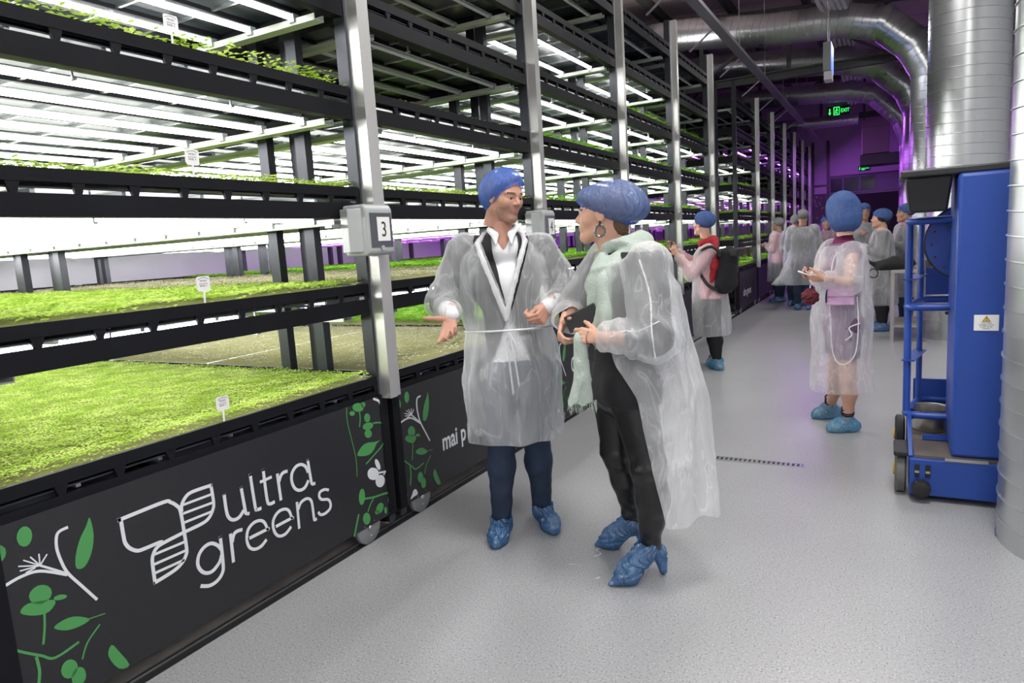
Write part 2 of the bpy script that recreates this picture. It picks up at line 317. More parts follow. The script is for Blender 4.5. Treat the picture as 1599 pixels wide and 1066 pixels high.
# thin pale squiggles on the floor between the talking pair
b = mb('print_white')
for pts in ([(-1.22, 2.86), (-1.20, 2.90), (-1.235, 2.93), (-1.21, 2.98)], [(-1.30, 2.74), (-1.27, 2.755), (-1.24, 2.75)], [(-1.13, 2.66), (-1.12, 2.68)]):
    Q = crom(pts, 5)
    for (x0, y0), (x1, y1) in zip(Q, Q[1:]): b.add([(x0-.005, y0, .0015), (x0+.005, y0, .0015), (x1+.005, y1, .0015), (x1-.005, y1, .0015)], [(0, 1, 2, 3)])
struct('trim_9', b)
GFX={'logo':[(0.013,[(0.431,0.633),(0.431,0.633),(0.594,0.635),(0.621,0.625),(0.646,0.6),(0.656,0.574),(0.66,0.471),(0.66,0.419),(0.655,0.401),(0.636,0.379),(0.599,0.363),(0.52,0.353),(0.52,0.353)]),(0.013,[(0.52,0.353),(0.52,0.353),(0.521,0.432),(0.528,0.458),(0.543,0.476),(0.57,0.484),(0.657,0.49),(0.738,0.493),(0.771,0.503),(0.792,0.527),(0.801,0.555),(0.799,0.629),(0.799,0.629)]),(0.013,[(0.799,0.629),(0.799,0.629),(0.718,0.632),(0.687,0.623),(0.665,0.598),(0.661,0.572)]),(0.013,[(0.431,0.633),(0.431,0.633),(0.432,0.567),(0.435,0.542),(0.448,0.518),(0.473,0.498),(0.501,0.494),(0.556,0.493),(0.57,0.489)]),(0.009,[(0.67,0.596),(0.795,0.593)]),(0.009,[(0.665,0.563),(0.799,0.558)]),(0.009,[(0.666,0.527),(0.791,0.524)]),(0.009,[(0.53,0.457),(0.654,0.453)]),(0.009,[(0.523,0.421),(0.657,0.418)]),(0.009,[(0.524,0.388),(0.645,0.385)]),(0.014,[(0.853,0.57),(0.853,0.57),(0.854,0.502),(0.861,0.471),(0.881,0.452),(0.911,0.452),(0.937,0.473)]),(0.014,[(0.937,0.568),(0.937,0.568),(0.943,0.474),(0.945,0.456),(0.962,0.448)]),(0.014,[(0.989,0.604),(0.989,0.604),(0.995,0.466),(1.003,0.45),(1.025,0.448)]),(0.014,[(1.058,0.603),(1.058,0.603),(1.06,0.474),(1.071,0.45),(1.099,0.449)]),(0.012,[(1.034,0.561),(1.098,0.563)]),(0.014,[(1.13,0.567),(1.134,0.443)]),(0.014,[(1.135,0.529),(1.149,0.552),(1.166,0.561),(1.188,0.56)]),(0.014,[(1.307,0.515),(1.295,0.547),(1.269,0.565),(1.237,0.563),(1.212,0.54),(1.206,0.505),(1.219,0.469),(1.245,0.45),(1.278,0.451),(1.305,0.477)]),(0.014,[(1.313,0.569),(1.313,0.569),(1.32,0.472),(1.326,0.452),(1.343,0.45)]),(0.014,[(0.809,0.354),(0.794,0.379),(0.767,0.399),(0.735,0.397),(0.709,0.377),(0.698,0.345),(0.706,0.315),(0.726,0.293),(0.757,0.286),(0.793,0.307),(0.807,0.333)]),(0.014,[(0.811,0.402),(0.811,0.402),(0.808,0.289),(0.798,0.256),(0.771,0.237),(0.735,0.235),(0.698,0.252)]),(0.014,[(0.859,0.401),(0.857,0.278)]),(0.014,[(0.862,0.362),(0.875,0.391),(0.893,0.398),(0.918,0.395)]),(0.013,[(0.946,0.344),(0.946,0.344),(1.044,0.345),(1.044,0.345),(1.032,0.38),(1.01,0.398),(0.975,0.4),(0.944,0.38),(0.934,0.343),(0.941,0.308),(0.966,0.287),(1.001,0.285),(1.033,0.302)]),(0.013,[(1.089,0.338),(1.089,0.338),(1.183,0.341),(1.183,0.341),(1.171,0.38),(1.147,0.397),(1.112,0.397),(1.083,0.375),(1.075,0.344),(1.083,0.31),(1.104,0.288),(1.138,0.284),(1.174,0.303)]),(0.013,[(1.222,0.402),(1.219,0.276)]),(0.013,[(1.225,0.366),(1.245,0.39),(1.278,0.397),(1.302,0.385),(1.311,0.359),(1.313,0.293),(1.316,0.279),(1.33,0.28)]),(0.013,[(1.424,0.387),(1.399,0.399),(1.368,0.397),(1.36,0.376),(1.375,0.358),(1.413,0.344),(1.427,0.319),(1.42,0.295),(1.387,0.284),(1.357,0.289),(1.344,0.306)])],'gR':[[(1.726,0.723),(1.72,0.714),(1.707,0.709),(1.69,0.709),(1.671,0.713),(1.656,0.722),(1.645,0.732),(1.643,0.743),(1.648,0.752),(1.66,0.757),(1.678,0.757),(1.696,0.753),(1.712,0.745),(1.723,0.734)],[(1.656,0.709),(1.653,0.704),(1.647,0.701),(1.639,0.701),(1.63,0.703),(1.623,0.707),(1.618,0.713),(1.617,0.718),(1.62,0.723),(1.626,0.726),(1.634,0.726),(1.642,0.724),(1.65,0.72),(1.654,0.714)],[(1.739,0.734),(1.737,0.728),(1.731,0.725),(1.724,0.724),(1.717,0.725),(1.71,0.73),(1.706,0.736),(1.706,0.742),(1.708,0.747),(1.713,0.751),(1.72,0.752),(1.728,0.75),(1.734,0.746),(1.738,0.74)],[(1.766,0.657),(1.762,0.648),(1.755,0.641),(1.745,0.639),(1.735,0.642),(1.727,0.648),(1.722,0.658),(1.721,0.669),(1.724,0.678),(1.732,0.684),(1.741,0.687),(1.751,0.684),(1.76,0.677),(1.765,0.668)],[(1.783,0.618),(1.782,0.609),(1.773,0.603),(1.759,0.599),(1.741,0.6),(1.724,0.604),(1.711,0.611),(1.704,0.62),(1.705,0.628),(1.713,0.635),(1.728,0.638),(1.745,0.638),(1.762,0.634),(1.776,0.627)],[(1.767,0.572),(1.763,0.563),(1.755,0.558),(1.743,0.557),(1.731,0.56),(1.721,0.567),(1.714,0.577),(1.713,0.587),(1.717,0.596),(1.725,0.601),(1.737,0.602),(1.749,0.599),(1.759,0.592),(1.766,0.582)],[(1.647,0.49),(1.659,0.511),(1.69,0.53),(1.731,0.534),(1.783,0.523),(1.823,0.52),(1.793,0.508),(1.772,0.485),(1.74,0.471),(1.699,0.473)],[(1.891,0.546),(1.888,0.535),(1.882,0.528),(1.874,0.525),(1.866,0.527),(1.86,0.534),(1.857,0.544),(1.857,0.555),(1.86,0.566),(1.866,0.574),(1.873,0.577),(1.881,0.575),(1.887,0.568),(1.891,0.558)],[(1.67,0.262),(1.664,0.245),(1.655,0.234),(1.644,0.229),(1.635,0.233),(1.628,0.245),(1.625,0.261),(1.627,0.28),(1.633,0.297),(1.642,0.309),(1.652,0.313),(1.662,0.309),(1.669,0.298),(1.672,0.281)],[(1.8,0.147),(1.789,0.138),(1.776,0.135),(1.763,0.137),(1.753,0.143),(1.747,0.154),(1.747,0.166),(1.753,0.177),(1.764,0.185),(1.777,0.189),(1.79,0.187),(1.8,0.181),(1.806,0.17),(1.806,0.158)],[(1.769,0.141),(1.766,0.137),(1.761,0.135),(1.754,0.136),(1.747,0.138),(1.741,0.143),(1.737,0.149),(1.736,0.154),(1.738,0.158),(1.743,0.16),(1.75,0.16),(1.757,0.157),(1.764,0.152),(1.768,0.147)],[(1.696,0.135),(1.691,0.122),(1.682,0.115),(1.67,0.113),(1.658,0.118),(1.647,0.129),(1.641,0.142),(1.64,0.157),(1.645,0.169),(1.654,0.177),(1.666,0.179),(1.678,0.174),(1.689,0.163),(1.695,0.15)],[(1.895,0.168),(1.891,0.154),(1.882,0.145),(1.872,0.142),(1.861,0.146),(1.852,0.156),(1.847,0.171),(1.846,0.186),(1.851,0.2),(1.859,0.209),(1.87,0.212),(1.881,0.209),(1.89,0.198),(1.895,0.184)],[(1.831,0.128),(1.829,0.121),(1.825,0.116),(1.82,0.114),(1.815,0.116),(1.811,0.121),(1.809,0.129),(1.809,0.137),(1.811,0.144),(1.815,0.149),(1.82,0.151),(1.825,0.149),(1.828,0.144),(1.831,0.137)]],'wR':[[(1.793,0.346),(1.787,0.333),(1.773,0.325),(1.754,0.325),(1.735,0.332),(1.718,0.344),(1.708,0.359),(1.706,0.375),(1.712,0.387),(1.725,0.395),(1.744,0.396),(1.763,0.389),(1.78,0.377),(1.791,0.362)],[(1.833,0.288),(1.824,0.276),(1.81,0.27),(1.793,0.271),(1.778,0.279),(1.767,0.291),(1.762,0.306),(1.764,0.32),(1.773,0.331),(1.787,0.337),(1.804,0.337),(1.819,0.33),(1.83,0.317),(1.835,0.302)],[(1.806,0.397),(1.81,0.382),(1.809,0.371),(1.805,0.365),(1.798,0.366),(1.789,0.373),(1.781,0.384),(1.775,0.399),(1.771,0.413),(1.772,0.424),(1.776,0.43),(1.783,0.43),(1.792,0.423),(1.8,0.411)],[(1.89,0.651),(1.888,0.637),(1.884,0.626),(1.878,0.621),(1.872,0.622),(1.866,0.63),(1.862,0.642),(1.861,0.657),(1.862,0.67),(1.866,0.681),(1.872,0.686),(1.879,0.685),(1.885,0.678),(1.889,0.666)],[(1.882,0.711),(1.879,0.707),(1.874,0.704),(1.866,0.704),(1.857,0.706),(1.85,0.71),(1.845,0.715),(1.844,0.72),(1.846,0.725),(1.852,0.727),(1.86,0.728),(1.868,0.726),(1.876,0.722),(1.881,0.717)]],'sR':[('g',0.004,[(1.601,0.753),(1.596,0.685),(1.613,0.588),(1.632,0.48),(1.628,0.386)]),('g',0.006,[(1.687,0.717),(1.691,0.676),(1.68,0.632)]),('g',0.008,[(1.785,0.624),(1.833,0.615),(1.886,0.596)]),('g',0.007,[(1.887,0.526),(1.833,0.484),(1.755,0.45),(1.702,0.428)]),('g',0.01,[(1.663,0.255),(1.726,0.239),(1.798,0.229),(1.85,0.221)]),('g',0.006,[(1.737,0.233),(1.704,0.206),(1.682,0.177)]),('g',0.01,[(1.614,0.191),(1.591,0.145),(1.566,0.09)]),('w',0.01,[(1.784,0.354),(1.839,0.342),(1.911,0.332)]),('w',0.008,[(1.83,0.327),(1.851,0.341),(1.889,0.337)]),('w',0.012,[(1.803,0.751),(1.848,0.726),(1.876,0.686)])],'gL':[[(0.046,0.667),(0.042,0.656),(0.034,0.647),(0.024,0.644),(0.014,0.647),(0.006,0.654),(0.001,0.666),(-0.0,0.678),(0.004,0.69),(0.012,0.698),(0.022,0.701),(0.032,0.699),(0.04,0.691),(0.046,0.68)],[(0.123,0.69),(0.119,0.677),(0.112,0.667),(0.102,0.663),(0.093,0.666),(0.085,0.674),(0.081,0.686),(0.08,0.7),(0.084,0.713),(0.092,0.723),(0.101,0.727),(0.111,0.725),(0.118,0.717),(0.123,0.705)],[(0.3,0.679),(0.304,0.615),(0.287,0.556),(0.26,0.522),(0.235,0.528),(0.238,0.568),(0.258,0.617),(0.285,0.655)],[(0.151,0.484),(0.146,0.472),(0.135,0.464),(0.122,0.462),(0.107,0.466),(0.095,0.475),(0.088,0.488),(0.086,0.502),(0.091,0.514),(0.102,0.522),(0.115,0.525),(0.13,0.521),(0.142,0.512),(0.15,0.498)],[(0.056,0.463),(0.082,0.482),(0.156,0.456),(0.135,0.427),(0.096,0.434)],[(0.193,0.451),(0.19,0.447),(0.184,0.446),(0.176,0.447),(0.168,0.449),(0.16,0.453),(0.155,0.457),(0.154,0.461),(0.156,0.465),(0.162,0.466),(0.17,0.466),(0.179,0.463),(0.186,0.459),(0.191,0.455)],[(0.022,0.49),(0.02,0.485),(0.016,0.482),(0.01,0.481),(0.005,0.483),(-0.0,0.487),(-0.003,0.492),(-0.004,0.497),(-0.002,0.502),(0.002,0.505),(0.008,0.505),(0.013,0.504),(0.018,0.5),(0.021,0.495)],[(0.141,0.365),(0.159,0.376),(0.203,0.373),(0.25,0.339),(0.219,0.331),(0.176,0.339)],[(0.191,0.199),(0.186,0.186),(0.178,0.178),(0.167,0.175),(0.156,0.179),(0.146,0.189),(0.141,0.202),(0.14,0.216),(0.145,0.229),(0.153,0.237),(0.164,0.24),(0.175,0.236),(0.184,0.227),(0.19,0.214)],[(0.212,0.158),(0.208,0.145),(0.2,0.137),(0.19,0.134),(0.18,0.137),(0.172,0.146),(0.167,0.16),(0.167,0.174),(0.171,0.187),(0.178,0.195),(0.188,0.198),(0.198,0.195),(0.207,0.186),(0.211,0.173)],[(0.307,0.211),(0.327,0.176),(0.356,0.106),(0.319,0.115),(0.291,0.179)],[(0.017,0.453),(0.014,0.442),(0.01,0.434),(0.005,0.431),(0.001,0.432),(-0.003,0.438),(-0.004,0.448),(-0.004,0.459),(-0.001,0.469),(0.003,0.477),(0.007,0.48),(0.012,0.479),(0.016,0.473),(0.017,0.464)]],'wL':[[(0.034,0.142),(0.03,0.127),(0.024,0.117),(0.015,0.113),(0.007,0.116),(0.001,0.125),(-0.003,0.14),(-0.002,0.155),(0.002,0.17),(0.008,0.18),(0.016,0.184),(0.025,0.182),(0.031,0.172),(0.034,0.158)],[(0.077,0.136),(0.094,0.156),(0.115,0.153),(0.128,0.122),(0.088,0.118),(0.061,0.114)]],'sL':[('w',0.009,[(0.229,0.674),(0.196,0.667),(0.186,0.625),(0.193,0.57),(0.208,0.522),(0.244,0.459),(0.283,0.392)]),('w',0.009,[(0.019,0.565),(0.074,0.575),(0.129,0.568),(0.205,0.519)]),('w',0.007,[(0.131,0.586),(0.169,0.554),(0.205,0.523)]),('w',0.004,[(0.131,0.586),(0.072,0.61)]),('w',0.004,[(0.131,0.586),(0.088,0.623)]),('w',0.004,[(0.131,0.586),(0.108,0.625)]),('w',0.004,[(0.131,0.586),(0.133,0.624)]),('w',0.004,[(0.131,0.586),(0.156,0.613)]),('w',0.004,[(0.131,0.586),(0.074,0.594)]),('w',0.004,[(0.117,0.585),(0.089,0.581)]),('g',0.007,[(0.121,0.431),(0.114,0.38),(0.103,0.331)]),('g',0.008,[(0.004,0.379),(0.042,0.341),(0.092,0.299),(0.13,0.269),(0.207,0.28)]),('g',0.009,[(0.078,0.303),(0.08,0.25),(0.066,0.193)]),('g',0.005,[(0.28,0.303),(0.232,0.263),(0.208,0.216)]),('g',0.003,[(0.243,0.341),(0.302,0.331)])]}
# ---------------------------------------------------------------- mobile grow racks
XR0 = -2.36; WB = 1.91; DEP = 6.3
Z0 = 0.861; DZ = 0.4875; NL = 7
ZT = Z0+DZ*(NL-1)
def shelf_meshes():
    f = mb('black_steel'); a, b = 0.065, WB-0.065
    f.box(-.018, 0, a, b, -.044, 0)                      # lip
    f.box(-.018, 0, a, b, -.155, -.080)                  # beam under the slots
    f.box(-.055, -.018, a, b, -.155, -.149)
    f.box(-.028, -.018, a, b, -.048, -.04)
    n = 9; p = (b-a)/n
    for i in range(n+1):
        y = a+i*p
        f.prism([(y-.022, -.044), (y-.010, -.080), (y+.010, -.080), (y+.022, -.044)], 'x', -.016, -.002)
    fascia = f.mesh('shelf_fascia')
    s = mb('black_steel')                                # frame members running back
    for y in (.03, WB-.05): s.box(-DEP, -.02, y, y+.02, -.12, -.005)
    s.box(-DEP, -DEP+.03, .03, WB-.03, -.12, 0)
    frame = s.mesh('shelf_frame')
    t = mb('tray_metal'); t.box(-DEP+.03, -.02, .05, WB-.05, -.064, -.058)
    t.use('black_steel')
    for k in range(1, 21): x = -.3*k; t.box(x-.012, x+.012, .05, WB-.05, -.085, -.064)
    t.use('zinc_bar')
    for y in (.33, .63, .95, 1.27, 1.57): t.box(-DEP+.03, -.03, y-.008, y+.008, -.078, -.0645)
    for k in range(1, 4): x = -1.55*k; t.box(x-.01, x+.01, .05, WB-.05, -.058, -.004)
    tray = t.mesh('tray')
    r = mb('white_rail'); r.box(-DEP+.1, 0, -.032, .032, -.018, -.012); r.box(-DEP+.1, 0, -.032, -.028, -.012, .012); r.box(-DEP+.1, 0, .028, .032, -.012, .012)
    rail = r.mesh('lamp_rail')
    return fascia, frame, tray, rail
FAS, FRM, TRY, RAIL = shelf_meshes()
TY0, TY1 = 0.22, WB-0.20
def tube_mesh(k, n=8):
    b = mb(k).lathe((0, 0, 0), [(.0112, TY0), (.0112, TY1)], n, 'y', cap=False)
    b.use('tube_holder'); b.box(-.017, .017, TY0-.035, TY0, -.02, .02); b.box(-.017, .017, TY1, TY1+.035, -.02, .02)
    b.box(-.011, .011, TY0-.02, TY1+.02, .016, .022)
    return b.mesh('lamp_tube')
TUBES = {k: tube_mesh(k) for k in ('tube_on', 'tube_off', 'tube_purple')}
NT = 20
def tube_stuff(k, i0):
    b = MB()
    for i in range(i0, NT): b.use(k); x = -.21-.30*i; b.lathe((x, 0, 0), [(.0112, TY0), (.0112, TY1)], 5, 'y', cap=False)
    return b.mesh('lamp_tube_rows')
TST = {(k, i0): tube_stuff(k, i0) for k in TUBES for i0 in (4, 9, 14)}
POST = mb('rack_post').box(-.035, .035, -.025, .025, .05, 4.06).mesh('post')
HANG = mb('zinc_bar').box(-.003, .003, -.003, .003, -.215, -.10).box(-.012, .012, -.008, .008, -.222, -.214).mesh('hanger')
def build_wheel():
    b = mb('wheel_grey').lathe((0, 0, 0), [(.02, .022), (.082, .022), (.088, .015), (.088, -.008), (.082, -.014), (.02, -.014)], 28, 'x')
    b.use('zinc_bar').lathe((0, 0, 0), [(.012, .022), (.012, .030)], 8, 'x')
    for t in (0.6, 2.7, 4.8): b.lathe((0, .045*math.cos(t), .045*math.sin(t)), [(.005, .022), (.005, .026)], 6, 'x')
    return b.mesh('wheel', True)
WHEEL = build_wheel()
TRUNK = mb('trunking').box(-.03, .05, -.058, .0, .74, 4.06).box(-.03, .035, .0, .045, .74, 4.06).mesh('cable_trunking')
TRUNKF = mb('trunking').box(-.03, .05, -.03, .03, .74, 4.06).mesh('cable_trunking')
FOOT = mb('black_steel').box(-.03, .03, -.03, .03, .09, .76).mesh('corner_leg')

def sprouts(name, w, d, step, hgt, leaf, seed, hmat=None, edge=0.0, cover=1.0):
    """a bed of seedlings: every plant two tilted leaflets on the soil slab; w along y, d back along -x"""
    rg = np.random.RandomState(seed)
    nx, ny = int(d/step), int(w/step)
    X, Y = np.meshgrid(np.arange(nx)*step, np.arange(ny)*step, indexing='ij'); X = X.ravel(); Y = Y.ravel()
    n = len(X); X = -(X+rg.rand(n)*step*1.2); Y = Y+rg.rand(n)*step*1.2
    keep = rg.rand(n) < cover; X = X[keep]; Y = Y[keep]; n = len(X)
    H = hgt*(0.75+0.35*rg.rand(n)+0.14*np.sin(X*9+seed)*np.sin(Y*11)+0.1*np.sin(X*31)*np.sin(Y*27+1)); H += edge*hgt*np.exp(X/0.05)*rg.rand(n)
    H = np.where(X > -.02, H*(.2+.8*rg.rand(n)), H)
    th = rg.rand(n)*2*PI; V = []; 
    for s in (0, PI):
        a = th+s; dx, dy = np.cos(a), np.sin(a); px, py = -dy, dx; L = leaf*(0.7+0.6*rg.rand(n)); lift = L*(0.15+0.5*rg.rand(n))
        c = np.stack([X, Y, H], 1)
        V.append(c)
        V.append(c+np.stack([dx*L*.6+px*L*.42, dy*L*.6+py*L*.42, lift*.6], 1))
        V.append(c+np.stack([dx*L*1.15, dy*L*1.15, lift*.7], 1))
        V.append(c+np.stack([dx*L*.6-px*L*.42, dy*L*.6-py*L*.42, lift*.6], 1))
    V = np.stack(V, 1).reshape(-1, 3); q = np.arange(n)*8
    F = np.concatenate([np.stack([q, q+1, q+2, q+3], 1), np.stack([q+4, q+5, q+6, q+7], 1)])
    # soil slab under the leaves
    g = [(0, 0), (-d, 0), (-d, w), (0, w)]; zb, zt = -.03, hgt*0.30
    sv = np.array([(a, b, zb) for a, b in g]+[(a, b, zt) for a, b in g]); o = len(V)
    sf = np.array([(0, 4, 5, 1), (1, 5, 6, 2), (2, 6, 7, 3), (3, 7, 4, 0), (4, 7, 6, 5)])+o
    V = np.concatenate([V, sv]); F = np.concatenate([F, sf])
    me = bpy.data.meshes.new(name); me.vertices.add(len(V)); me.vertices.foreach_set('co', V.ravel().astype(np.float32))
    me.loops.add(len(F)*4); me.loops.foreach_set('vertex_index', F.ravel().astype(np.int32))
    me.polygons.add(len(F)); me.polygons.foreach_set('loop_start', np.arange(len(F), dtype=np.int32)*4)
    me.polygons.foreach_set('loop_total', np.full(len(F), 4, dtype=np.int32))
    mi = np.zeros(len(F), dtype=np.int32); mi[-5:] = 1; me.materials.append(M(hmat)); me.materials.append(M('mat_soil'))
    me.polygons.foreach_set('material_index', mi); me.update(); me.validate(); return me
BW = WB-.12; BD = DEP-.06
BEDS = {
 'lime_fine': sprouts('microgreens', BW, 3.4, .0115, .030, .0105, 1, 'sprout_lime', .6),
 'lime': sprouts('microgreens', BW, 4.4, .019, .030, .019, 2, 'sprout_lime', .8),
 'green': sprouts('microgreens', BW, 4.4, .020, .040, .020, 3, 'sprout_green', 1.3),
 'brown': sprouts('microgreens', BW, 4.4, .022, .026, .012, 4, 'sprout_brown', .3, .55),
 'far': sprouts('microgreens', BW, 3.0, .033, .036, .034, 5, 'sprout_green', 1.0),
 'edge': sprouts('microgreens', BW, .8, .024, .044, .024, 6, 'sprout_lime', 1.4, .8),
}
kinds_desc = {'lime_fine': 'dense lime green seedlings', 'lime': 'lime green seedlings', 'green': 'taller bright green seedlings', 'brown': 'barely sprouted grey-brown seeds', 'far': 'green seedlings', 'edge': 'sparse leafy green seedlings'}

GREY_BACK = sprouts('seed_mat', BW, 3.0, .022, .012, .012, 9, 'sprout_brown', 0, .5)

def closed_crom(p):
    if len(p) > 12: return p
    q = crom([p[-1]]+list(p)+[p[0], p[1]], 3); return q[3:-4]
def decal_meshes():
    """flat print of the front panels: one small mesh per printed leaf, flower or stem"""
    out = []
    for side, dy in (('L', .03), ('R', 0.0)):
        for c, mk in (('g', 'print_green'), ('w', 'print_white')):
            for poly in GFX[c+side]: out.append(('printed_leaf', mb(mk).prism([(a+dy, z) for a, z in closed_crom(poly)], 'x', .0062, .0075).mesh('printed_leaf')))
            for cc, wd, pts in GFX['s'+side]:
                if cc == c:
                    b = mb(mk); ribbon(b, [(a+dy, z) for a, z in pts], wd, .006, .0072); out.append(('printed_stem', b.mesh('printed_stem')))
    return out
DECALS = decal_meshes()
LOGO = []; _i = 0
for nm, cnt in [('logo_leaf_outline', 1)]*4+[('logo_stripe', 1)]*6+[('letter', c) for c in (2, 1, 2, 2, 2, 2, 2, 1, 1, 2, 1)]:
    b = mb('print_white')
    for wd, pts in GFX['logo'][_i:_i+cnt]: ribbon(b, pts, wd, .006, .0078)
    LOGO.append((nm, b.mesh(nm))); _i += cnt
PANEL = mb('panel_black').box(-.012, .006, .012, WB-.012, .097, .752).mesh('front_panel')

def lamp_state(num, lev, i):
    """lamps that hang over shelf lev: on, off or purple"""
    if num <= 3: return 'tube_on'
    top = {4: 2, 5: 4, 6: 4, 7: 3, 8: 3, 9: 2, 10: 2}.get(num, 1)
    if num >= 9 and lev <= 2: return 'tube_purple' if (i >= 2 or num >= 11) else 'tube_on'
    if num == 8 and lev <= top: return 'tube_purple' if i >= 8 else 'tube_on'
    if num in (6, 7) and lev <= 1 and i >= 15: return 'tube_purple'
    if num >= 9 and lev == 4 : return 'tube_purple'
    return 'tube_on' if lev <= top else 'tube_off'

ORD2 = {9: 'second', 10: 'third', 11: 'fourth', 12: 'fifth', 13: 'sixth', 14: 'seventh', 15: 'eighth'}
ORD = ['lowest', 'second', 'third', 'fourth', 'fifth', 'sixth', 'topmost']
def rack_name(num):
    return {2: 'the nearest rack, left of the picture', 3: 'the logo rack by box 3', 4: 'the rack behind the two talking people', 5: 'the rack beyond box 4', 6: 'the second rack beyond box 4', 7: 'the last rack before the open gap',
            8: 'the first rack after the open gap'}.get(num) or 'the %s rack after the open gap' % ORD2[num]
def build_rack(num, y0, wid=WB):
    near = num in (3, 4, 5)
    lab = {2: 'dark steel grow rack at the left edge, nearest the camera', 3: 'tall black grow rack with the white leaf logo panel and box 3', 4: 'tall black grow rack behind the man, panel reading mai p',
           5: 'tall black grow rack with box 4 on its near post', 6: 'black grow rack two racks beyond box 4', 7: 'black grow rack just before the open gap', 8: 'grow rack first beyond the open gap, its dark end frame showing'}
    lab = lab.get(num) or 'narrow-looking grow rack in purple light, %s after the open gap' % ORD2[num]
    R = empty('grow_rack', (XR0, y0, 0), 0, lab, 'plant rack', 'mobile grow racks along the aisle'); R.scale = (1, wid/WB, 1)
    # posts
    xs = [(-.035, .03), (-.035, WB-.03), (-.38, WB-.03), (-.66, WB-.03), (-.52, .03), (-2.85, WB-.03), (-3.1, .03), (-3.35, WB-.03), (-3.6, .03), (-5.6, WB-.03), (-5.9, .03)]
    if num == 8: xs += [(-.35, .03)]
    for x, y in xs: link('post', POST, R, (x, y, 0))
    for k in range(NL):
        z = Z0+DZ*k
        s = empty('shelf', (0, 0, z)); s.parent = R
        link('shelf_fascia', FAS, s); link('shelf_frame', FRM, s); link('tray', TRY, s)
        # lamps hanging under this shelf light the one below
        lev = k-1
        if lev >= 0:
            for y in (.18, WB-.155): link('lamp_rail', RAIL, s, (-.07, y, -.165))
            for y in (.55, 1.2): link('hanger', HANG, s, (-.10, y, .05))
            ni = 14 if near else (9 if num in (6, 7) else 4)
            for i in range(ni):
                st = lamp_state(num, lev, i); link('lamp_tube', TUBES[st], s, (-.21-.30*i, 0, -.152))
            link('lamp_tube_rows', TST[(lamp_state(num, lev, 18), ni)], s, (0, 0, -.152), kind='stuff')
    pan = link('front_panel', PANEL, R)
    if 2 <= num <= 5:
        for nm, me in DECALS: link(nm, me, pan)
    if num == 3:
        for nm, me in LOGO: link(nm, me, pan)
    if num == 4: text_obj('lettering', 'mai p', .155, M('print_white'), pan, (.006, .435, .294), (PI/2, 0, PI/2), .0008, .78, 'LEFT', .003)
    if num == 5: text_obj('lettering', 'G', .175, M('print_white'), pan, (.006, .43, .40), (PI/2, 0, PI/2), .0008, .72, 'LEFT', .003)
    if num == 8: text_obj('lettering', 'ultra greens', .20, M('print_white'), pan, (.006, .42, .30), (PI/2, 0, PI/2), .0008, .8, 'LEFT', .003)
    for y in (.20, WB-.22): link('wheel', WHEEL, R, (-.02, y, .088))
    for y in (.03, WB-.03): link('corner_leg', FOOT, R, (-.02, y, 0))
    mb('black_steel').box(-DEP, -.03, .02, .06, .05, .11).box(-DEP, -.03, WB-.06, WB-.02, .05, .11).obj('base_beam', R)
    link('cable_trunking', TRUNK if num < 6 else TRUNKF, R, (.02, WB+.018, 0))
    if num in (3, 4):
        cb = empty('control_box', (.075, WB-.1, 1.615)); cb.parent = R
        b = mb('box_grey'); b.prism([(-.075, -.125), (.06, -.125), (.075, -.11), (.075, .10), (.06, .125), (-.075, .125)], 'y', -.10, .10); b.obj('casing', cb, bevel=.012)
        mb('box_window').box(.0755, .079, -.078, .085, -.085, .082).obj('window_lid', cb, bevel=.004)
        mb('paper').box(.0791, .0805, -.030, .066, -.055, .062).obj('number_plate', cb)
        text_obj('digit', str(num), .105, M('ink'), cb, (.0808, .018, -.033), (PI/2, 0, PI/2), .0006, .85)
        b = mb('box_grey'); b.lathe((.079, -.0, -.09), [(.013, 0), (.013, .006)], 12, 'x'); b.obj('latch', cb)
        mb('box_grey').prism([(-.06, -.135), (-.0, -.15), (.03, -.12), (.045, -.098), (.045, -.09), (-.06, -.09)], 'z', -.105, .105).obj('side_cover', cb, bevel=.006)
        mb('zinc_bar').box(-.10, -.06, -.20, -.09, .02, .035).obj('cable_clip', cb)
    return R

BED_KIND = {3: ['lime_fine', 'lime', 'lime', 'edge', 'edge', None, None], 4: ['brown', 'brown', 'lime', 'brown', 'brown', 'brown', None], 5: ['green', 'green', 'green', 'green', 'brown', 'brown', None],
            2: ['lime', 'brown', None, None, None, None, None]}
racks = [(2, -1.06), (3, .89), (4, 2.84), (5, 4.79), (6, 6.74), (7, 8.69), (8, 12.66), (9, 14.70), (10, 16.74), (11, 18.78), (12, 20.82), (13, 22.86)]
for num, y0 in racks:
    wid = WB if num < 8 else 2.0
    build_rack(num, y0, wid)
    for k in range(NL):
        kd = BED_KIND.get(num, [('green', 'lime')[(num+k) % 2] if num < 8 else 'far']*5+[None, None])[k] if num in BED_KIND else (('green' if num < 8 else 'far') if k < 5 and not (num > 8 and k > 3) else None)
        if kd is None: continue
        o = link('microgreens', BEDS[kd], None, (XR0-.025, y0+.06, Z0+DZ*k-.012), scale=(1, wid/WB, 1))
        setp(o, 'bed of %s on the %s shelf of %s' % (kinds_desc[kd], ORD[k], rack_name(num)), 'plants', 'beds of microgreens on the rack shelves', 'stuff')

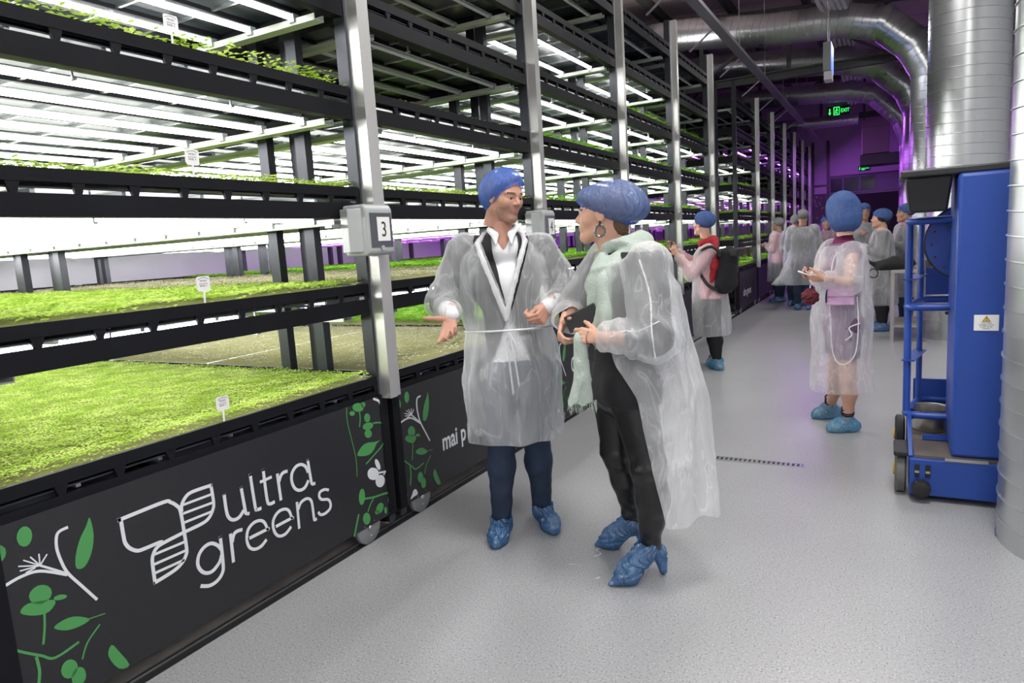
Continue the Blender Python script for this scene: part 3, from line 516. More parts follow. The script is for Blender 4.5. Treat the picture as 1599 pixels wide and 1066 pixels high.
# little white plant tags stuck in the front beds of the logo rack
def plant_tag(y, z, hgt, lab, tilt):
    t = empty('plant_tag', (XR0-.012, y, z), 0, lab, 'plant tag', 'white tags in the beds of the logo rack'); t.rotation_euler = (0, tilt, 0)
    mb('paper').box(-.0008, .0008, -.004, .004, -.01, hgt-.05).obj('stake', t)
    c = mb('paper'); c.prism([(-.022, hgt-.055), (-.03, hgt-.045), (-.03, hgt), (-.022, hgt+.004), (.026, hgt+.004), (.03, hgt-.004), (.03, hgt-.05), (.022, hgt-.055)], 'x', -.001, .001); c.obj('card', t)
    b = mb('ink'); 
    ribbon(b, [(-.024, hgt-.008), (-.012, hgt-.003), (0, hgt-.001), (.014, hgt-.003), (.025, hgt-.008)], .0014, .0011, .0016)
    b.obj('arched_line', t)
    for i, (s, zz) in enumerate((('MICRO', -.017), ('greens & herbs', -.026), ('BASIL 3', -.036))):
        text_obj('print_line', s, .010 if i != 1 else .006, M('ink'), t, (.0012, 0, hgt+zz), (PI/2, 0, PI/2), .0002, 1.0)
for y, k, lab in ((1.78, 3, 'white plant tag on the highest leafy shelf of the logo rack'), (1.80, 2, 'white plant tag on the shelf above box 3 height'), (1.78, 1, 'white plant tag in the second bed up, under the bright lamps'), (1.80, 0, 'white plant tag in the big lowest lime bed')):
    plant_tag(y, Z0+DZ*k-.004, .105, lab, .05)
# ---------------------------------------------------------------- roof trusses, ducts, cable tray
def roof_z(x): return ZC-.05+(XR-x)*0.95/(XR-XL)
for i, y in enumerate((15.2, 22.6)):
    t = mb('truss_steel'); t.box(XL, XR, y-.07, y+.07, 4.44, 4.52).box(XL, XR, y-.07, y+.07, 4.58, 4.61).box(XL, XR, y-.01, y+.01, 4.52, 4.58)
    t = struct('trim_%d' % (i+2), t)
    t['label'] = 'steel roof truss across the hall'
    b = MB().use('truss_steel'); b.bar((XL, y, roof_z(XL)-.28), (XR, y, roof_z(XR)-.28), .12, .12); b.obj('top_chord', t)
    for k, x in enumerate(np.arange(-8.6, 1.6, 1.7)):
        mb('truss_steel').box(x-.04, x+.04, y-.04, y+.04, 4.6, roof_z(x)-.3).obj('truss_post', t)
        b = MB().use('truss_steel'); x2 = x+1.7
        if x2 < XR: b.bar((x, y, 4.62), (x2, y, roof_z(x2)-.32), .05, .05) if k % 2 else b.bar((x2, y, 4.62), (x, y, roof_z(x)-.32), .05, .05); b.obj('truss_brace', t)

def sweep(b, bs, pts, r, n, pitch):
    """a spiral duct: circular section carried along pts, and its helical seam bead as a second mesh"""
    P = [Vector(p) for p in pts]; seg = []; tot = 0
    for a, c in zip(P, P[1:]): l = (c-a).length; seg.append((tot, l, a, c)); tot += l
    up0 = Vector((0, 1, 0)); straight = len(P) == 2
    def frame(s):
        e = .12; d = (at_len(seg, min(s+e, tot))-at_len(seg, max(s-e, 0))).normalized(); x = d.cross(up0).normalized()
        return at_len(seg, s), d, x, x.cross(d).normalized()
    N = 1 if straight else int(tot/.12); vs = []
    for i in range(N+1):
        p, d, x, y = frame(tot*i/N)
        for k in range(n): th = 2*PI*k/n; vs.append(p+(x*math.cos(th)+y*math.sin(th))*r)
    b.add(vs, [(i*n+k, i*n+(k+1) % n, (i+1)*n+(k+1) % n, (i+1)*n+k) for i in range(N) for k in range(n)])
    m = n//2*2; T = int(tot/pitch*m); vs = []
    for i in range(T+1):
        s = min(i*pitch/m, tot); th = 2*PI*i/m; p, d, x, y = frame(s); o = x*math.cos(th)+y*math.sin(th)
        vs += [p+o*(r-.002)-d*.006, p+o*(r+.006)-d*.0015, p+o*(r+.006)+d*.0015, p+o*(r-.002)+d*.006]
    bs.add(vs, [(4*i+k, 4*i+k+1, 4*i+k+5, 4*i+k+4) for i in range(T) for k in range(3)])
def at_len(seg, s):
    for (t0, l, a, c) in seg:
        if s <= t0+l+1e-6: return a.lerp(c, (s-t0)/l)
    return seg[-1][3]
def duct(name, pts, r, lab, n=40, pitch=.115, ridge=.006, per=4, collars=()):
    t = empty('spiral_duct', pts[0], 0, lab, 'air duct'); o = Vector(pts[0])
    b = mb('galvanised_spiral'); bs = mb('galvanised_spiral'); sweep(b, bs, [Vector(p)-o for p in pts], r, n, pitch); b.obj('duct_pipe', t, smooth=True); bs.obj('spiral_seam', t)
    for i in collars:
        p = Vector(pts[i]); d = ((Vector(pts[i+1])-p).normalized()+(p-Vector(pts[i-1])).normalized()).normalized()
        mb('galvanised_spiral').tube([p-o-d*.06, p-o+d*.06], r+.014, 32).obj('collar', t, smooth=True)
    return t
duct('d0', [(.88, 3.74, 0), (.88, 3.74, 5.45)], .42, 'big silver spiral duct standing at the right edge of the picture', 72, .108, .006, 6)
duct('d1', [(.80, 10.2, 0), (.80, 10.2, 5.45)], .42, 'big silver spiral duct standing behind the blue lift', 64, .125, .006, 6)
duct('dA', [(.56, 14, 0), (.56, 14, 3.95), (.32, 14, 4.42), (-.15, 14, 4.86), (-.75, 14, 5.03), (-2.0, 14, 5.11), (-3.5, 14, 5.33), (-6.5, 14, 5.45)], .285, 'silver spiral duct crossing overhead nearest, bending down just left of the big duct', 32, .13, .007, 4, (1, 2, 3, 4))
duct('dA2', [(.50, 16.8, 0), (.50, 16.8, 3.7), (.28, 16.8, 4.2), (-.25, 16.8, 4.72), (-.9, 16.8, 4.93), (-3.1, 16.8, 5.19), (-6.5, 16.8, 5.4)], .285, 'silver spiral duct crossing just behind the roof truss beam', 32, .14, .007, 4, (1, 2, 3, 4))
duct('dB', [(.42, 19.5, 0), (.42, 19.5, 3.4), (.22, 19.5, 3.95), (-.38, 19.5, 4.58), (-.9, 19.5, 4.74), (-2.8, 19.5, 4.84), (-6.5, 19.5, 5.0)], .24, 'purple lit spiral duct crossing overhead beside the green exit sign', 28, .14, .006, 4, (1, 2, 3, 4))
duct('dC', [(-.78, 21.4, 4.3), (-5.5, 21.4, 4.4)], .16, 'small purple lit duct furthest back, left of the hanging beige unit', 20, .14, .005, 3)
# cable tray over the rack fronts
mat('tray_zinc', (0.50, 0.48, 0.52), 0.4, 0.6)
t = empty('cable_tray', (-2.16, 3.0, 4.32), 0, 'long perforated cable tray running overhead above the rack fronts', 'cable tray')
mb('tray_zinc').box(-.07, .07, 0, 23.5, 0, .006).box(-.07, -.064, 0, 23.5, .006, .05).box(.064, .07, 0, 23.5, .006, .05).obj('tray_channel', t)
rod = mb('zinc_bar').box(-.005, .005, -.005, .005, 0.0, 1.5).mesh('hanger_rod')
for k in range(9): link('hanger_rod', rod, t, (.0, 1.2+2.6*k, .006))
bk = mb('zinc_bar').bar((0, 0, 0), (-.32, -.0, -.24), .03, .02).mesh('stay')
for k in range(9): link('stay', bk, t, (-.07, 3.3+2.02*k, 0))
# bundle of white pipes over the ducts
mat('white_pipe', (0.62, 0.60, 0.62), 0.45)
t = empty('pipe_bundle', (-.80, 9, 5.3), 0, 'bundle of white pipes running along the roof above the ducts', 'pipes')
path = [(8, 4.62), (10.5, 4.68), (12.2, 4.86), (13.1, 5.02), (13.6, 5.34), (14, 5.44), (14.5, 5.32), (15.1, 5.04), (15.8, 5.02), (16.4, 5.24), (16.8, 5.34), (17.3, 5.2), (18.0, 4.86), (18.7, 4.86), (19.2, 5.02), (19.6, 5.06), (20.6, 4.6)]
for k in range(5):
    mb('white_pipe').tube(crom([(-.19+.08*k, y-9, z-5.3+.015*math.sin(y*2+k)) for y, z in path], 4), .034, 8).obj('pipe', t, smooth=True)
# hanging unit with the blue lit side
mat('unit_grey', (0.25, 0.26, 0.25), 0.5); mat('blue_lamp', (0.1, 0.2, 0.8), 0.4, emit=(0.07, 0.16, 1.0), es=1.6)
t = empty('hanging_light_box', (-.87, 12, 3.84), 0, 'grey hanging box with a glowing blue side panel', 'light box')
mb('unit_grey').box(-.06, .05, -.02, .5, 0, .42).obj('casing', t)
mb('blue_lamp').box(.051, .056, .02, .47, .01, .41).obj('blue_panel', t)
mb('white_pipe').box(-.05, .06, 0, .3, -.13, -.005).obj('bracket', t)
mb('zinc_bar').box(-.004, .004, .1, .108, .42, 1.6).box(-.004, .004, .4, .408, .42, 1.6).obj('hanger', t)
# beige air unit hanging at the far end
mat('beige_unit', (0.42, 0.34, 0.33), 0.6)
t = empty('air_unit', (-.40, 24.3, 3.56), 0, 'beige boxy air unit hanging high at the far end', 'air unit')
mb('beige_unit').box(-.38, .36, -.3, .7, .0, 1.02).obj('casing', t, bevel=.02)
mb('dark_gap').box(-.36, .34, -.302, -.299, .80, .806).obj('seam', t)
mb('truss_steel').box(-.42, .7, -.35, .8, -.32, -.02).obj('mounting_frame', t)
mb('truss_steel').box(-.36, -.3, -.1, -.04, 1.02, 2.3).box(.3, .36, -.1, -.04, 1.02, 2.3).obj('hanger', t)
# exit signs
mat('exit_green', (0.05, 0.6, 0.12), 0.4, emit=(0.03, 0.85, 0.12), es=2.2); mat('sign_dark', (0.004, 0.02, 0.006), 0.3)
def exit_sign(loc, s, lab, hang):
    t = empty('exit_sign', loc, 0, lab, 'exit sign')
    mb('sign_dark').box(-.26*s, .26*s, -.02, .02, -.125*s, .125*s).obj('sign_plate', t)
    b = mb('exit_green').prism([(-.20*s, -.09*s), (-.235*s, -.03*s), (-.212*s, -.03*s), (-.212*s, .07*s), (-.188*s, .07*s), (-.188*s, -.03*s), (-.165*s, -.03*s)], 'y', -.026, -.021); b.obj('arrow', t)
    b = MB().use('exit_green')                                      # door with running figure
    b.box(-.11*s, .03*s, -.026, -.021, .085*s, .10*s).box(-.11*s, -.095*s, -.026, -.021, -.10*s, .10*s).box(.015*s, .03*s, -.026, -.021, -.10*s, .085*s).box(-.095*s, .015*s, -.026, -.021, -.10*s, -.088*s).obj('door_frame', t)
    b = MB().use('exit_green'); b.lathe((-.035*s, 0, .055*s), [(.017*s, -.026), (.017*s, -.021)], 10, 'y')
    for p, q in (((-.04, .035), (-.05, -.02)), ((-.05, -.02), (-.02, -.05)), ((-.02, -.05), (-.03, -.085)), ((-.05, -.02), (-.08, -.06)), ((-.04, .03), (-.01, .0)), ((-.04, .03), (-.075, .005))):
        b.bar((p[0]*s, -.0235, p[1]*s), (q[0]*s, -.0235, q[1]*s), .006, .016*s, (0, 0, 1))
    b.obj('running_figure', t)
    q = text_obj('lettering', 'EXIT', .13*s, M('exit_green'), t, (.055*s, -.024, -.045*s), (PI/2, 0, 0), .002, .75, 'LEFT')
    if hang:
        for x in (-.22, .22): mb('zinc_bar').box(x*s-.004, x*s+.004, -.004, .004, .125*s, 1.6).obj('hanger', t)
exit_sign((-1.19, 20.0, 4.37), 1.0, 'green glowing exit sign hanging under the ducts', True)
exit_sign((-.80, YF-.021, 3.36), .66, 'small green exit sign on the far wall', False)
# framed picture on the far wall
mat('poster_dark', (0.10, 0.11, 0.09), 0.5); mat('poster_light', (0.42, 0.46, 0.38), 0.5); mat('brick_red', (0.30, 0.12, 0.06), .6)
t = empty('wall_picture', (-2.2, YF-.07, 2.1), 0, 'black and white poster on the far wall, left of the doorway', 'poster')
mb('poster_dark').box(-.22, .22, -.01, .02, -.5, .5).obj('poster_board', t)
rg = random.Random(3)
for k in range(14):
    x, z, a = rg.uniform(-.16, .16), rg.uniform(-.35, .42), rg.uniform(0, 3)
    mb('poster_light').prism([(x+.05*math.cos(a+q*1.57)*(1 if q % 2 else .4), z+.05*math.sin(a+q*1.57)*(1 if q % 2 else .4)) for q in range(4)], 'y', -.014, -.011).obj('printed_leaf', t)

# ---------------------------------------------------------------- blue personnel lift
mat('lift_blue', (0.012, 0.055, 0.30), 0.38, noise=.06, nscale=4); mat('rubber', (0.012, 0.012, 0.012), 0.6); mat('grey_tyre', (0.12, 0.12, 0.11), 0.6)
mat('stainless', (0.45, 0.43, 0.40), 0.28, 0.9); mat('deck_brown', (0.13, 0.11, 0.095), 0.5, .3); mat('yellow', (0.7, 0.42, 0.02), 0.5); mat('black_plastic', (0.012, 0.013, 0.015), 0.45)
L = empty('personnel_lift', (.35, 4.5, 0), 0, 'blue wheeled personnel lift parked beside the big right-hand duct', 'lift')
ox, oy = .35, 4.5
def W(x, y, z): return (x-ox, y-oy, z)
def lb(k, x0, x1, y0, y1, z0, z1): return mb(k).box(x0-ox, x1-ox, y0-oy, y1-oy, z0, z1)
lb('lift_blue', .298, .62, 4.13, 4.6, .252, 1.715).obj('mast', L, bevel=.018)
lb('lift_blue', .11, .56, 4.10, 4.98, .035, .235).obj('base', L, bevel=.006)
lb('deck_brown', .13, .55, 4.12, 4.95, .235, .25).obj('deck_plate', L)
lb('stainless', .27, .46, 4.095, 4.12, .236, .252).obj('edge_strip', L)
lb('black_plastic', .045, .655, 4.16, 4.66, 1.715, 1.752).obj('top_tray', L, bevel=.008)
b = mb('black_plastic'); z0, z1 = 1.535, 1.715
b.add([W(.09, 4.25, z0), W(.262, 4.25, z0), W(.262, 4.43, z0), W(.09, 4.43, z0), W(.068, 4.20, z1), W(.282, 4.20, z1), W(.282, 4.48, z1), W(.068, 4.48, z1)], [(0, 3, 2, 1), (4, 5, 6, 7), (0, 1, 5, 4), (1, 2, 6, 5), (2, 3, 7, 6), (3, 0, 4, 7)])
b.obj('tool_bin', L, bevel=.012)
def rail(z, r=.021, dz=0):
    pts = [(.33, 4.50, z), (.17, 4.50, z), (.125, 4.51, z), (.10, 4.545, z), (.105, 4.60, z), (.165, 4.87, z), (.185, 4.92, z), (.23, 4.94, z), (.34, 4.94, z)]
    b = mb('lift_blue').tube([W(*p) for p in crom(pts, 4)], r, 12); b.obj('guard_rail', L, smooth=True)
for z in (1.49, 1.005, .375): rail(z)
mb('lift_blue').tube([W(.10, 4.545, 1.49), W(.10, 4.545, .40), W(.125, 4.53, .34)], .020, 12).obj('guard_post', L, smooth=True)
mb('lift_blue').tube([W(.172, 4.90, 1.49), W(.172, 4.90, .36)], .017, 12).obj('guard_post', L, smooth=True)
for z in (1.16, .69): mb('lift_blue').prism([(.070-ox, 4.515-oy), (.135-ox, 4.50-oy), (.21-ox, 4.90-oy), (.145-ox, 4.93-oy)], 'z', z, z+.008).obj('clip_plate', L)
b = mb('black_plastic').lathe(W(.385, 4.60, 1.36), [(.2, -.015), (.215, -.01), (.215, .01), (.2, .015)], 40, 'y'); b.obj('disc_rim', L, smooth=True)
mb('lift_blue').lathe(W(.385, 4.60, 1.36), [(.205, -.018), (.205, .018)], 40, 'y').obj('gear_disc', L)
for a in range(7):
    t = math.radians(110+24*a); mb('black_plastic').lathe(W(.385+.175*math.cos(t), 4.58, 1.36+.175*math.sin(t)), [(.007, -.004), (.007, .004)], 8, 'y').obj('bolt', L)
lb('lift_blue', .20, .33, 4.945, 4.965, 1.035, 1.20).obj('back_panel', L)
lb('lift_blue', .145, .34, 4.955, 4.975, .252, .50).obj('kick_plate', L)
lb('lift_blue', .18, .31, 4.42, 4.45, .255, .28).obj('step_bar', L)
mb('lift_blue').bar(W(.115, 4.13, .23), W(.115, 4.5, .37), .02, .03).obj('side_brace', L)
for z in (1.45, .97): mb('black_plastic').lathe(W(.285, 4.475, z+.005), [(.010, -.008), (.010, .008)], 8, 'y').obj('bolt', L)
for x in (.145, .195):
    lb('dark_gap', x-.012, x+.012, 4.095, 4.099, .135, .205).obj('slot', L, bevel=.001)
    lb('stainless', x-.010, x+.010, 4.092, 4.095, .160, .172).obj('slot_bolt', L)
mb('rubber').lathe(W(.165, 4.10, .078), [(.0, -.05), (.02, -.052), (.042, -.045), (.046, -.02), (.046, 0)], 24, 'y', cap=False).obj('bumper', L, smooth=True)
def wheel(x, y, k, lab):
    b = mb(k).lathe(W(x, y, .125), [(.03, -.028), (.11, -.028), (.125, -.018), (.125, .018), (.11, .028), (.03, .028)], 28, 'x'); w = b.obj('wheel', L, smooth=True)
    mb('yellow').lathe(W(x-.03, y, .125), [(.035, -.006), (.035, .002)], 16, 'x').obj('hub_cap', w)
wheel(.070, 4.25, 'grey_tyre', ''); wheel(.075, 4.98, 'rubber', '')
lb('rubber', .035, .105, 4.12, 4.36, .235, .262).obj('mudguard', L, bevel=.008)
# warning label on the mast
t = empty('warning_label', W(.432, 4.1275, .965)); t.parent = L
mb('paper').box(-.052, .052, -.002, .0, -.040, .040).obj('sticker', t)
mb('ink').prism([(-.0185, .006), (.0185, .006), (0, .036)], 'y', -.0028, -.002).obj('triangle_edge', t)
mb('yellow').prism([(-.0145, .0085), (.0145, .0085), (0, .032)], 'y', -.0034, -.0028).obj('triangle', t)
mb('ink').box(-.0012, .0012, -.0040, -.0034, .015, .027).box(-.0012, .0012, -.0040, -.0034, .0105, .013).obj('exclamation_mark', t)
for i, s in enumerate(('Take Most', 'Voltages Cover', '& Use Drop', 'Cleaner')):
    text_obj('print_line', s, .011, M('ink'), t, (0, -.0022, -.004-.0095*i), (PI/2, 0, 0), .0002, .95)
# steel pan and the grey brush held in the lift's basket
t = empty('steel_pan', (.225, 4.67, .252), 0, 'stainless steel pan sitting in the basket of the blue lift', 'pan')
b = mb('stainless').lathe((0, 0, 0), [(.0, 0), (.085, 0), (.098, .02), (.105, .135), (.112, .137), (.112, .131), (.100, .13), (.092, .02), (0, .006)], 40, 'z', cap=False); b.obj('pan_body', t, smooth=True)
t = empty('grey_brush', (.108, 4.585, .47), 0, 'pale grey ribbed brush leaning in the blue lift beside the steel pan', 'brush'); t.rotation_euler = (.1, -.12, 0)
mb('paper').box(-.014, .014, -.012, .012, 0, .14).obj('brush_back', t, bevel=.004)
rb = mb('box_grey').box(-.013, .013, -.02, -.012, 0, .006).mesh('rib')
for k in range(9): link('rib', rb, t, (0, 0, .01+.0145*k))
# steel table with dark coat, behind the lift
mat('table_steel', (0.38, 0.36, 0.33), .45, .5); mat('black_cloth', (0.012, 0.012, 0.013), .8, bump=.8, bscale=20)
t = empty('steel_table', (.21, 10.15, 0), 0, 'pale steel work table behind the blue lift', 'table')
mb('table_steel').box(-.19, .16, -.45, .45, .86, .90).obj('table_top', t)
for x in (-.17, .14):
    for y in (-.42, .42): mb('table_steel').box(x-.02, x+.02, y-.02, y+.02, 0, .86).obj('leg', t)
mb('table_steel').box(-.17, .14, -.42, .42, .18, .21).obj('lower_shelf', t)
# ---------------------------------------------------------------- people: distance-field bodies and clothes
def V3(*a): return np.array(a, dtype=np.float64)
def nrm(a): a = np.asarray(a, float); return a/np.linalg.norm(a)
def capd(P, a, b, ra, rb, fd=None, fk=1.0):
    a = np.asarray(a, float); b = np.asarray(b, float); ba = b-a; pa = P-a
    if fd is not None:
        fd = nrm(fd); pa = pa+np.outer(pa@fd, fd)*(fk-1); ba = ba+fd*(ba@fd)*(fk-1)
    t = np.clip((pa@ba)/max(ba@ba, 1e-9), 0, 1)
    return np.linalg.norm(pa-t[:, None]*ba, axis=1)-(ra+(rb-ra)*t)
def elld(P, c, r, R=None):
    q = P-np.asarray(c, float)
    if R is not None: q = q@R
    q = q/np.asarray(r, float); l = np.linalg.norm(q, axis=1); return (l-1)*min(r)*(0.6+0.4*l/np.maximum(l, .3))
def smin(a, b, k):
    h = np.clip(0.5+0.5*(b-a)/k, 0, 1); return b+(a-b)*h-k*h*(1-h)
def smax(a, b, k): return -smin(-a, -b, k)
def wav(P, fr, seed, n=6, st=(1, 1, 1)):
    rg = np.random.RandomState(seed); o = 0; Q = P*np.asarray(st)
    for i in range(n):
        k = rg.randn(3); k = k/np.linalg.norm(k)*fr*(0.6+1.2*rg.rand()); o = o+np.sin(Q@k+rg.rand()*6.28+0.8*np.sin(Q@(k[[1, 2, 0]]*.6)+i))
    return o/n
def ridged(P, fr, seed, st=(1, 1, 1)): return 1-2*np.abs(wav(P, fr, seed, 5, st))*1.6
def evalp(P, prims, k):
    d = None
    for p in prims:
        q = capd(P, *p[1:]) if p[0] == 'c' else (elld(P, *p[1:]) if p[0] == 'e' else p[1](P))
        d = q if d is None else smin(d, q, k)
    return d
def bnds(prims, pad):
    lo = np.full(3, 1e9); hi = -lo
    for p in prims:
        if p[0] == 'c':
            for c, r in ((p[1], p[3]), (p[2], p[4])): lo = np.minimum(lo, np.asarray(c)-r); hi = np.maximum(hi, np.asarray(c)+r)
        elif p[0] == 'e': m = max(p[2]); lo = np.minimum(lo, np.asarray(p[1])-m); hi = np.maximum(hi, np.asarray(p[1])+m)
        else: lo = np.minimum(lo, p[2]); hi = np.maximum(hi, p[3])
    return lo-pad, hi+pad
_E = [((0, 0, 0), (1, 0, 0)), ((0, 1, 0), (1, 1, 0)), ((0, 0, 1), (1, 0, 1)), ((0, 1, 1), (1, 1, 1)), ((0, 0, 0), (0, 1, 0)), ((1, 0, 0), (1, 1, 0)), ((0, 0, 1), (0, 1, 1)), ((1, 0, 1), (1, 1, 1)), ((0, 0, 0), (0, 0, 1)), ((1, 0, 0), (1, 0, 1)), ((0, 1, 0), (0, 1, 1)), ((1, 1, 0), (1, 1, 1))]
def snet(fn, lo, hi, h):
    """surface nets on a distance function: vertices and quads"""
    n = np.maximum(np.ceil((np.asarray(hi)-lo)/h).astype(int)+1, 3)
    ax = [lo[i]+h*np.arange(n[i]) for i in range(3)]
    G = np.stack(np.meshgrid(*ax, indexing='ij'), -1).reshape(-1, 3)
    F = fn(G).reshape(n); S = F < 0
    c = S[:-1, :-1, :-1].astype(np.int8)
    for d in ((1, 0, 0), (0, 1, 0), (0, 0, 1), (1, 1, 0), (1, 0, 1), (0, 1, 1), (1, 1, 1)):
        c = c+S[d[0]:n[0]-1+d[0], d[1]:n[1]-1+d[1], d[2]:n[2]-1+d[2]]
    act = (c > 0) & (c < 8); I = np.argwhere(act); idx = -np.ones(act.shape, int); idx[act] = np.arange(len(I))
    pos = np.zeros((len(I), 3)); cnt = np.zeros(len(I))
    for a, b in _E:
        A = I+a; B = I+b; fa = F[A[:, 0], A[:, 1], A[:, 2]]; fb = F[B[:, 0], B[:, 1], B[:, 2]]; m = (fa < 0) != (fb < 0)
        t = np.where(m, fa/np.where(m, fa-fb, 1), 0); p = A+(np.asarray(b)-a)*t[:, None]; pos += p*m[:, None]; cnt += m
    pos = pos/np.maximum(cnt, 1)[:, None]*h+lo
    quads = []
    for ax_ in range(3):
        sl0 = [slice(None)]*3; sl1 = [slice(None)]*3; sl0[ax_] = slice(0, -1); sl1[ax_] = slice(1, None)
        A = S[tuple(sl0)]; B = S[tuple(sl1)]; u, v = (ax_+1) % 3, (ax_+2) % 3
        E = np.argwhere(A != B); ok = (E[:, u] > 0) & (E[:, v] > 0) & (E[:, u] < n[u]-1) & (E[:, v] < n[v]-1); E = E[ok]; ins = A[E[:, 0], E[:, 1], E[:, 2]]
        def ci(du, dv): Q = E.copy(); Q[:, u] += du; Q[:, v] += dv; return idx[Q[:, 0], Q[:, 1], Q[:, 2]]
        q = np.stack([ci(-1, -1), ci(0, -1), ci(0, 0), ci(-1, 0)], 1); q[~ins] = q[~ins][:, ::-1]; quads.append(q)
    Q = np.concatenate(quads); Q = Q[(Q >= 0).all(1)]
    return pos, Q
def cutf(V, F, keep):
    c = V[F].mean(1); F = F[keep(c)]; u, inv = np.unique(F, return_inverse=True); V = V[u].copy(); F = inv.reshape(F.shape)
    if len(F) == 0: return V, F
    E = np.sort(np.concatenate([F[:, [0, 1]], F[:, [1, 2]], F[:, [2, 3]], F[:, [3, 0]]]), 1); key = E[:, 0].astype(np.int64)*len(V)+E[:, 1]
    k, cn = np.unique(key, return_counts=True); k = k[cn == 1]; B = np.stack([k//len(V), k % len(V)], 1)
    for _ in range(10):                                  # even out the stepped cut edge
        acc = np.zeros_like(V); c = np.zeros(len(V))
        np.add.at(acc, B[:, 0], V[B[:, 1]]); np.add.at(acc, B[:, 1], V[B[:, 0]]); np.add.at(c, B[:, 0], 1); np.add.at(c, B[:, 1], 1)
        m = c > 0; V[m] = V[m]*.5+.5*acc[m]/c[m][:, None]
    return V, F
def joinm(parts):
    Vs = []; Fs = []; Ms = []; o = 0
    for p in parts:
        V, F = p[0], p[1]; m = p[2] if len(p) > 2 else np.zeros(len(F), int)
        Vs.append(V); Fs.append(F+o); Ms.append(m); o += len(V)
    return np.concatenate(Vs), np.concatenate(Fs), np.concatenate(Ms)
def to_obj(name, V, F, mats, parent, org, mi=None, smooth=True, solid=0):
    V = V-np.asarray(org); me = bpy.data.meshes.new(name); me.vertices.add(len(V)); me.vertices.foreach_set('co', V.ravel().astype(np.float32))
    me.loops.add(len(F)*4); me.loops.foreach_set('vertex_index', F.ravel().astype(np.int32)); me.polygons.add(len(F))
    me.polygons.foreach_set('loop_start', np.arange(len(F), dtype=np.int32)*4); me.polygons.foreach_set('loop_total', np.full(len(F), 4, dtype=np.int32))
    for m in mats: me.materials.append(M(m))
    if mi is not None: me.polygons.foreach_set('material_index', np.asarray(mi, dtype=np.int32))
    me.polygons.foreach_set('use_smooth', [smooth]*len(F)); me.update(); me.validate()
    o = link(name, me, parent)
    if solid: s = o.modifiers.new('solid', 'SOLIDIFY'); s.thickness = solid
    return o
def layer(prims, k, h, off=0.0, disp=None, keep=None, pad=.03):
    lo, hi = bnds(prims, pad+off)
    def fn(P):
        d = evalp(P, prims, k)-off
        if disp is not None: d = d-disp(P)
        return d
    V, F = snet(fn, lo, hi, h)
    if keep is not None: V, F = cutf(V, F, keep)
    return V, F
def loft(rows, r, f, fold=None, k=1.0):
    """vertical loft: rows of (z, cx, cy, half width along r, half depth along f)"""
    R = np.array(sorted(rows)); z = R[:, 0]; r = np.asarray(r, float); f = np.asarray(f, float)
    def fn(P):
        zz = np.clip(P[:, 2], z[0], z[-1]); cx, cy, a, b = [np.interp(zz, z, R[:, i]) for i in (1, 2, 3, 4)]
        dx, dy = P[:, 0]-cx, P[:, 1]-cy; u = dx*r[0]+dy*r[1]; v = dx*f[0]+dy*f[1]
        q = np.sqrt((u/a)**2+(v/b)**2)+1e-6; m = 1.0
        if fold is not None: m = 1+fold(np.arctan2(v/b, u/a), P[:, 2])
        d = (q-m)*np.minimum(a, b)
        return np.maximum(d, np.maximum(P[:, 2]-z[-1], z[0]-P[:, 2]))
    mm = max(R[:, 3].max(), R[:, 4].max())*1.25
    return ('f', fn, V3(R[:, 1].min()-mm, R[:, 2].min()-mm, z[0]), V3(R[:, 1].max()+mm, R[:, 2].max()+mm, z[-1]))

for nm, c, ro in (('skin_man', (0.50, 0.26, 0.185), .5), ('skin_woman', (0.60, 0.335, 0.24), .45), ('skin_tan', (0.46, 0.25, 0.17), .5)):
    m = mat(nm, c, ro, noise=.05, nscale=30); b = m.node_tree.nodes['Principled BSDF']; b.inputs['Subsurface Weight'].default_value = .12; b.inputs['Subsurface Scale'].default_value = .01; b.inputs['Subsurface Radius'].default_value = (1, .35, .2)
mat('lips', (0.44, 0.19, 0.16), .45); mat('brow_hair', (0.10, 0.06, 0.04), .8); mat('stubble', (0.36, 0.195, 0.14), .7); mat('eye_white', (0.6, 0.58, 0.56), .25); mat('iris', (0.03, 0.025, 0.02), .15)
mat('hair_brown', (0.12, 0.07, 0.035), .6, bump=.8, bscale=90); mat('hair_dark', (0.015, 0.012, 0.01), .5, bump=.8, bscale=90)
fabric('cap_blue', (0.07, 0.19, 0.66), .80, 1.0, .35, 34, .25, .7, .8); fabric('cap_dull', (0.12, 0.18, 0.38), .82, .9, .35, 16, .25, .7, .4); fabric('cap_blue_dense', (0.055, 0.15, 0.46), .93, 1.0, .25, 60, .1, .7, .5); fabric('cap_grey', (0.34, 0.36, 0.36), .9, .8, .3, 30, .1)
fabric('cap_rim', (0.035, 0.11, 0.60), .95, .4, .2, 30, .05)
fabric('gown_white', (0.90, 0.92, 0.94), .38, 1.0, .42, 8, .22, .6, .25); fabric('gown_sheer', (0.90, 0.90, 0.94), .32, .9, .42, 8, .16, .6, .25); fabric('gown_dense', (0.88, 0.89, 0.90), .72, .5, .4, 9, .2, .6, .3); fabric('gown_hem', (0.86, 0.87, 0.88), .88, .3, .3, 12, .05)
fabric('cover_blue', (0.025, 0.20, 0.50), .78, 1.0, .4, 22, .2, .2, .6); fabric('cover_cyan', (0.06, 0.36, 0.62), .72, 1.0, .4, 22, .2, .2, .6)
mat('jacket_black', (0.010, 0.010, 0.012), .8, bump=.3, bscale=60); mat('shirt_white', (0.74, 0.75, 0.77), .7, bump=.25, bscale=25); mat('jeans_navy', (0.015, 0.030, 0.062), .8, noise=.35, nscale=6, bump=.3, bscale=80)
mat('leather_black', (0.010, 0.010, 0.011), .28, bump=.25, bscale=18); mat('cloth_black', (0.008, 0.008, 0.010), .85); mat('sock_black', (.006, .006, .006), .9)
